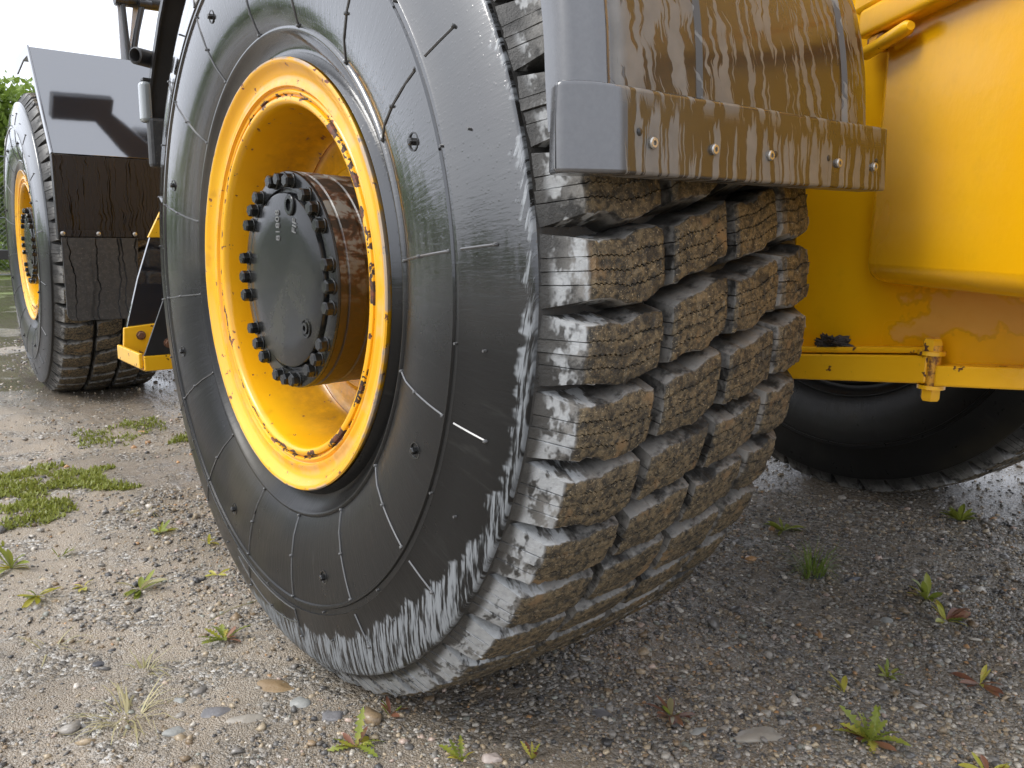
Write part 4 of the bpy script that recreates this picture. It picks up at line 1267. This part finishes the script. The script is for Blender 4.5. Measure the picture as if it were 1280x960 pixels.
moss('moss_patch', 'smaller moss patch beyond the broad one, before the far wheel', [(.00, 1.84), (.10, 2.10), (.27, 2.28), (.42, 2.20), (.40, 2.05), (.25, 1.90)], 1900, 5, .015, 1.5)
moss('moss_patch', 'little tuft of moss right against the near tyre', [(.33, 1.74), (.36, 1.90), (.44, 1.90), (.43, 1.76)], 700, 8)
moss('moss_patch', 'thin mossy growth along the left edge under the broad patch', [(-.42, .90), (-.30, 1.02), (-.26, .92), (-.33, .80)], 500, 9, .02)

# ------------------------------------------------------------------ trees, fence and barrier beyond
def leaf_cloud(blobs, n, leaf, rs):
    V = np.zeros((n, 4, 3)); 
    bl = np.array(blobs); wts = bl[:, 3] ** 2; idx = rs.choice(len(bl), n, p=wts / wts.sum())
    d = rs.normal(0, 1, (n, 3)); d /= np.linalg.norm(d, axis=1)[:, None]
    r_ = bl[idx, 3] * (rs.random(n) ** .45) * (1 + .25 * np.sin(d[:, 0] * 9 + idx) * np.sin(d[:, 2] * 7))
    c = bl[idx, :3] + d * r_[:, None]
    u = rs.normal(0, 1, (n, 3)); u /= np.linalg.norm(u, axis=1)[:, None]
    w = np.cross(u, rs.normal(0, 1, (n, 3))); w /= np.linalg.norm(w, axis=1)[:, None]
    s = leaf * rs.uniform(.6, 1.4, (n, 1))
    V[:, 0] = c - u * s; V[:, 1] = c + w * s * .55; V[:, 2] = c + u * s; V[:, 3] = c - w * s * .55
    F = np.arange(n * 4).reshape(n, 4)
    me = bpy.data.meshes.new('crown')
    me.vertices.add(n * 4); me.vertices.foreach_set('co', V.ravel())
    me.loops.add(n * 4); me.loops.foreach_set('vertex_index', F.ravel().astype(np.int32))
    me.polygons.add(n); me.polygons.foreach_set('loop_start', np.arange(0, n * 4, 4, dtype=np.int32)); me.polygons.foreach_set('loop_total', np.full(n, 4, dtype=np.int32))
    me.update(calc_edges=True)
    return me
def tree(label, p, h, wid, seed, n=15000):
    rs = np.random.default_rng(seed)
    root = empty('tree', (p[0], p[1], 0)); tag(root, label, 'tree', 'trees beyond the fence')
    mb = MB()
    mb.add(*tube_geo([(0, 0, -.1), (.05, .03, h * .3), (.0, .08, h * .6), (.04, .05, h * .9)], [.10, .08, .05, .02], 8))
    for k in range(7):
        a = rs.uniform(0, 6.28); z = h * rs.uniform(.2, .7); L = wid * rs.uniform(.5, .9)
        mb.add(*tube_geo([(0, 0, z), (math.cos(a) * L * .5, math.sin(a) * L * .5, z + .3), (math.cos(a) * L, math.sin(a) * L, z + .7)], [.04, .025, .01], 6))
    link('trunk', mb.mesh('trunk'), 'bark', root)
    blobs = [(rs.normal(0, wid * .45), rs.normal(0, wid * .45), h * rs.uniform(.05, .86), wid * rs.uniform(.28, .5)) for _ in range(24)]
    link('crown', leaf_cloud(blobs, n, .075, rs), 'tree_leaf', root)
CX, CY = -.578, -1.337
def polar(deg, d): return (CX + d * math.sin(R(deg)), CY + d * math.cos(R(deg)))
tree('light green bushy tree behind the wire fence at the left edge', polar(6.6, 19), 4.0, 1.6, 3)
tree('tree partly hidden by the far tyre, behind the wire fence', polar(10.5, 21), 3.6, 1.6, 4)
tree('taller tree further back at the left edge', polar(4.2, 27), 5.2, 2.0, 5)
rs_ = np.random.default_rng(77)
bl = []
for deg in np.arange(-172, 3, 2.6):
    d = 34 + rs_.uniform(-3, 9); x, y = polar(deg, d); h = rs_.uniform(.6, 2.0)
    for k in range(4): bl.append((x + rs_.normal(0, 1.2), y + rs_.normal(0, 1.2), h * (k + .5) / 4 + .2, .8 + rs_.uniform(0, .6)))
wood = link('wood', leaf_cloud(bl, 42000, .16, rs_), 'tree_leaf')
tag(wood, 'belt of green woodland beyond the yard', 'wood', kind='stuff')
def fence():
    a = Vector((*polar(-14, 16.5), 0)); b = Vector((*polar(13, 15.8), 0)); d = (b - a); L = d.length; d.normalize()
    root = empty('wire_fence', a); tag(root, 'tall chain-link fence with thin posts in front of the trees', 'fence')
    H = 1.9
    k = 0; s = 0.0
    pm = None
    while s <= L:
        mb = MB().add(*tube_geo([(0, 0, -.1), (0, 0, H)], .03, 8))
        if pm is None: pm = mb.mesh('post')
        p = d * s; link('post', pm, 'wire', root, (p.x, p.y, 0)); s += 2.5
    for z in (.05, H * .5, H): 
        V, F = tube_geo([Vector((0, 0, z)), d * L + Vector((0, 0, z))], .012, 6)
        link('rail', mesh_of('rail', V, F), 'wire', root)
    mb = MB(); st_ = .075; n = int(L / st_)
    for i in range(-int(H / st_), n):
        for sg in (1, -1):
            s0 = i * st_ if sg > 0 else i * st_ + H
            s1 = s0 + sg * H
            p0, p1, z0, z1 = s0, s1, 0.03, H
            if min(p0, p1) < 0 or max(p0, p1) > L: continue
            mb.add(*tube_geo([d * p0 + Vector((0, 0, z0)), d * p1 + Vector((0, 0, z1))], .0028, 3, False))
    o = link('wire_mesh', mb.mesh('wire_mesh', 0), 'wire', root); 
fence()
def barrier():
    p = polar(8.4, 9.0)
    root = empty('barrier', (p[0], p[1], 0)); tag(root, 'low dark steel barrier with cross bar beside the far tyre', 'barrier')
    bm = bmesh.new(); box_bm(bm, (-.06, -.05, -.05), (.06, .05, .70), .01)
    link('post', bm_mesh('post', bm), 'satin', root)
    bm = bmesh.new(); box_bm(bm, (-1.6, -.062, .50), (-.05, -.01, .59), .008)
    link('cross_bar', bm_mesh('cross_bar', bm), 'satin', root)
    link('buffer', MB().add(*lathe([(-.05, .02), (-.07, .10), (-.05, .17), (.05, .17), (.07, .10), (.05, .02)], 20, True)).mesh('buffer'), 'satin', root, (.10, -.09, .36), (0, 0, R(80)))
    link('end_knob', MB().add(*lathe([(-.04, .01), (-.04, .05), (.04, .05), (.04, .01)], 14, True)).mesh('end_knob'), 'satin', root, (-.02, -.02, .74), (0, R(90), 0))
barrier()
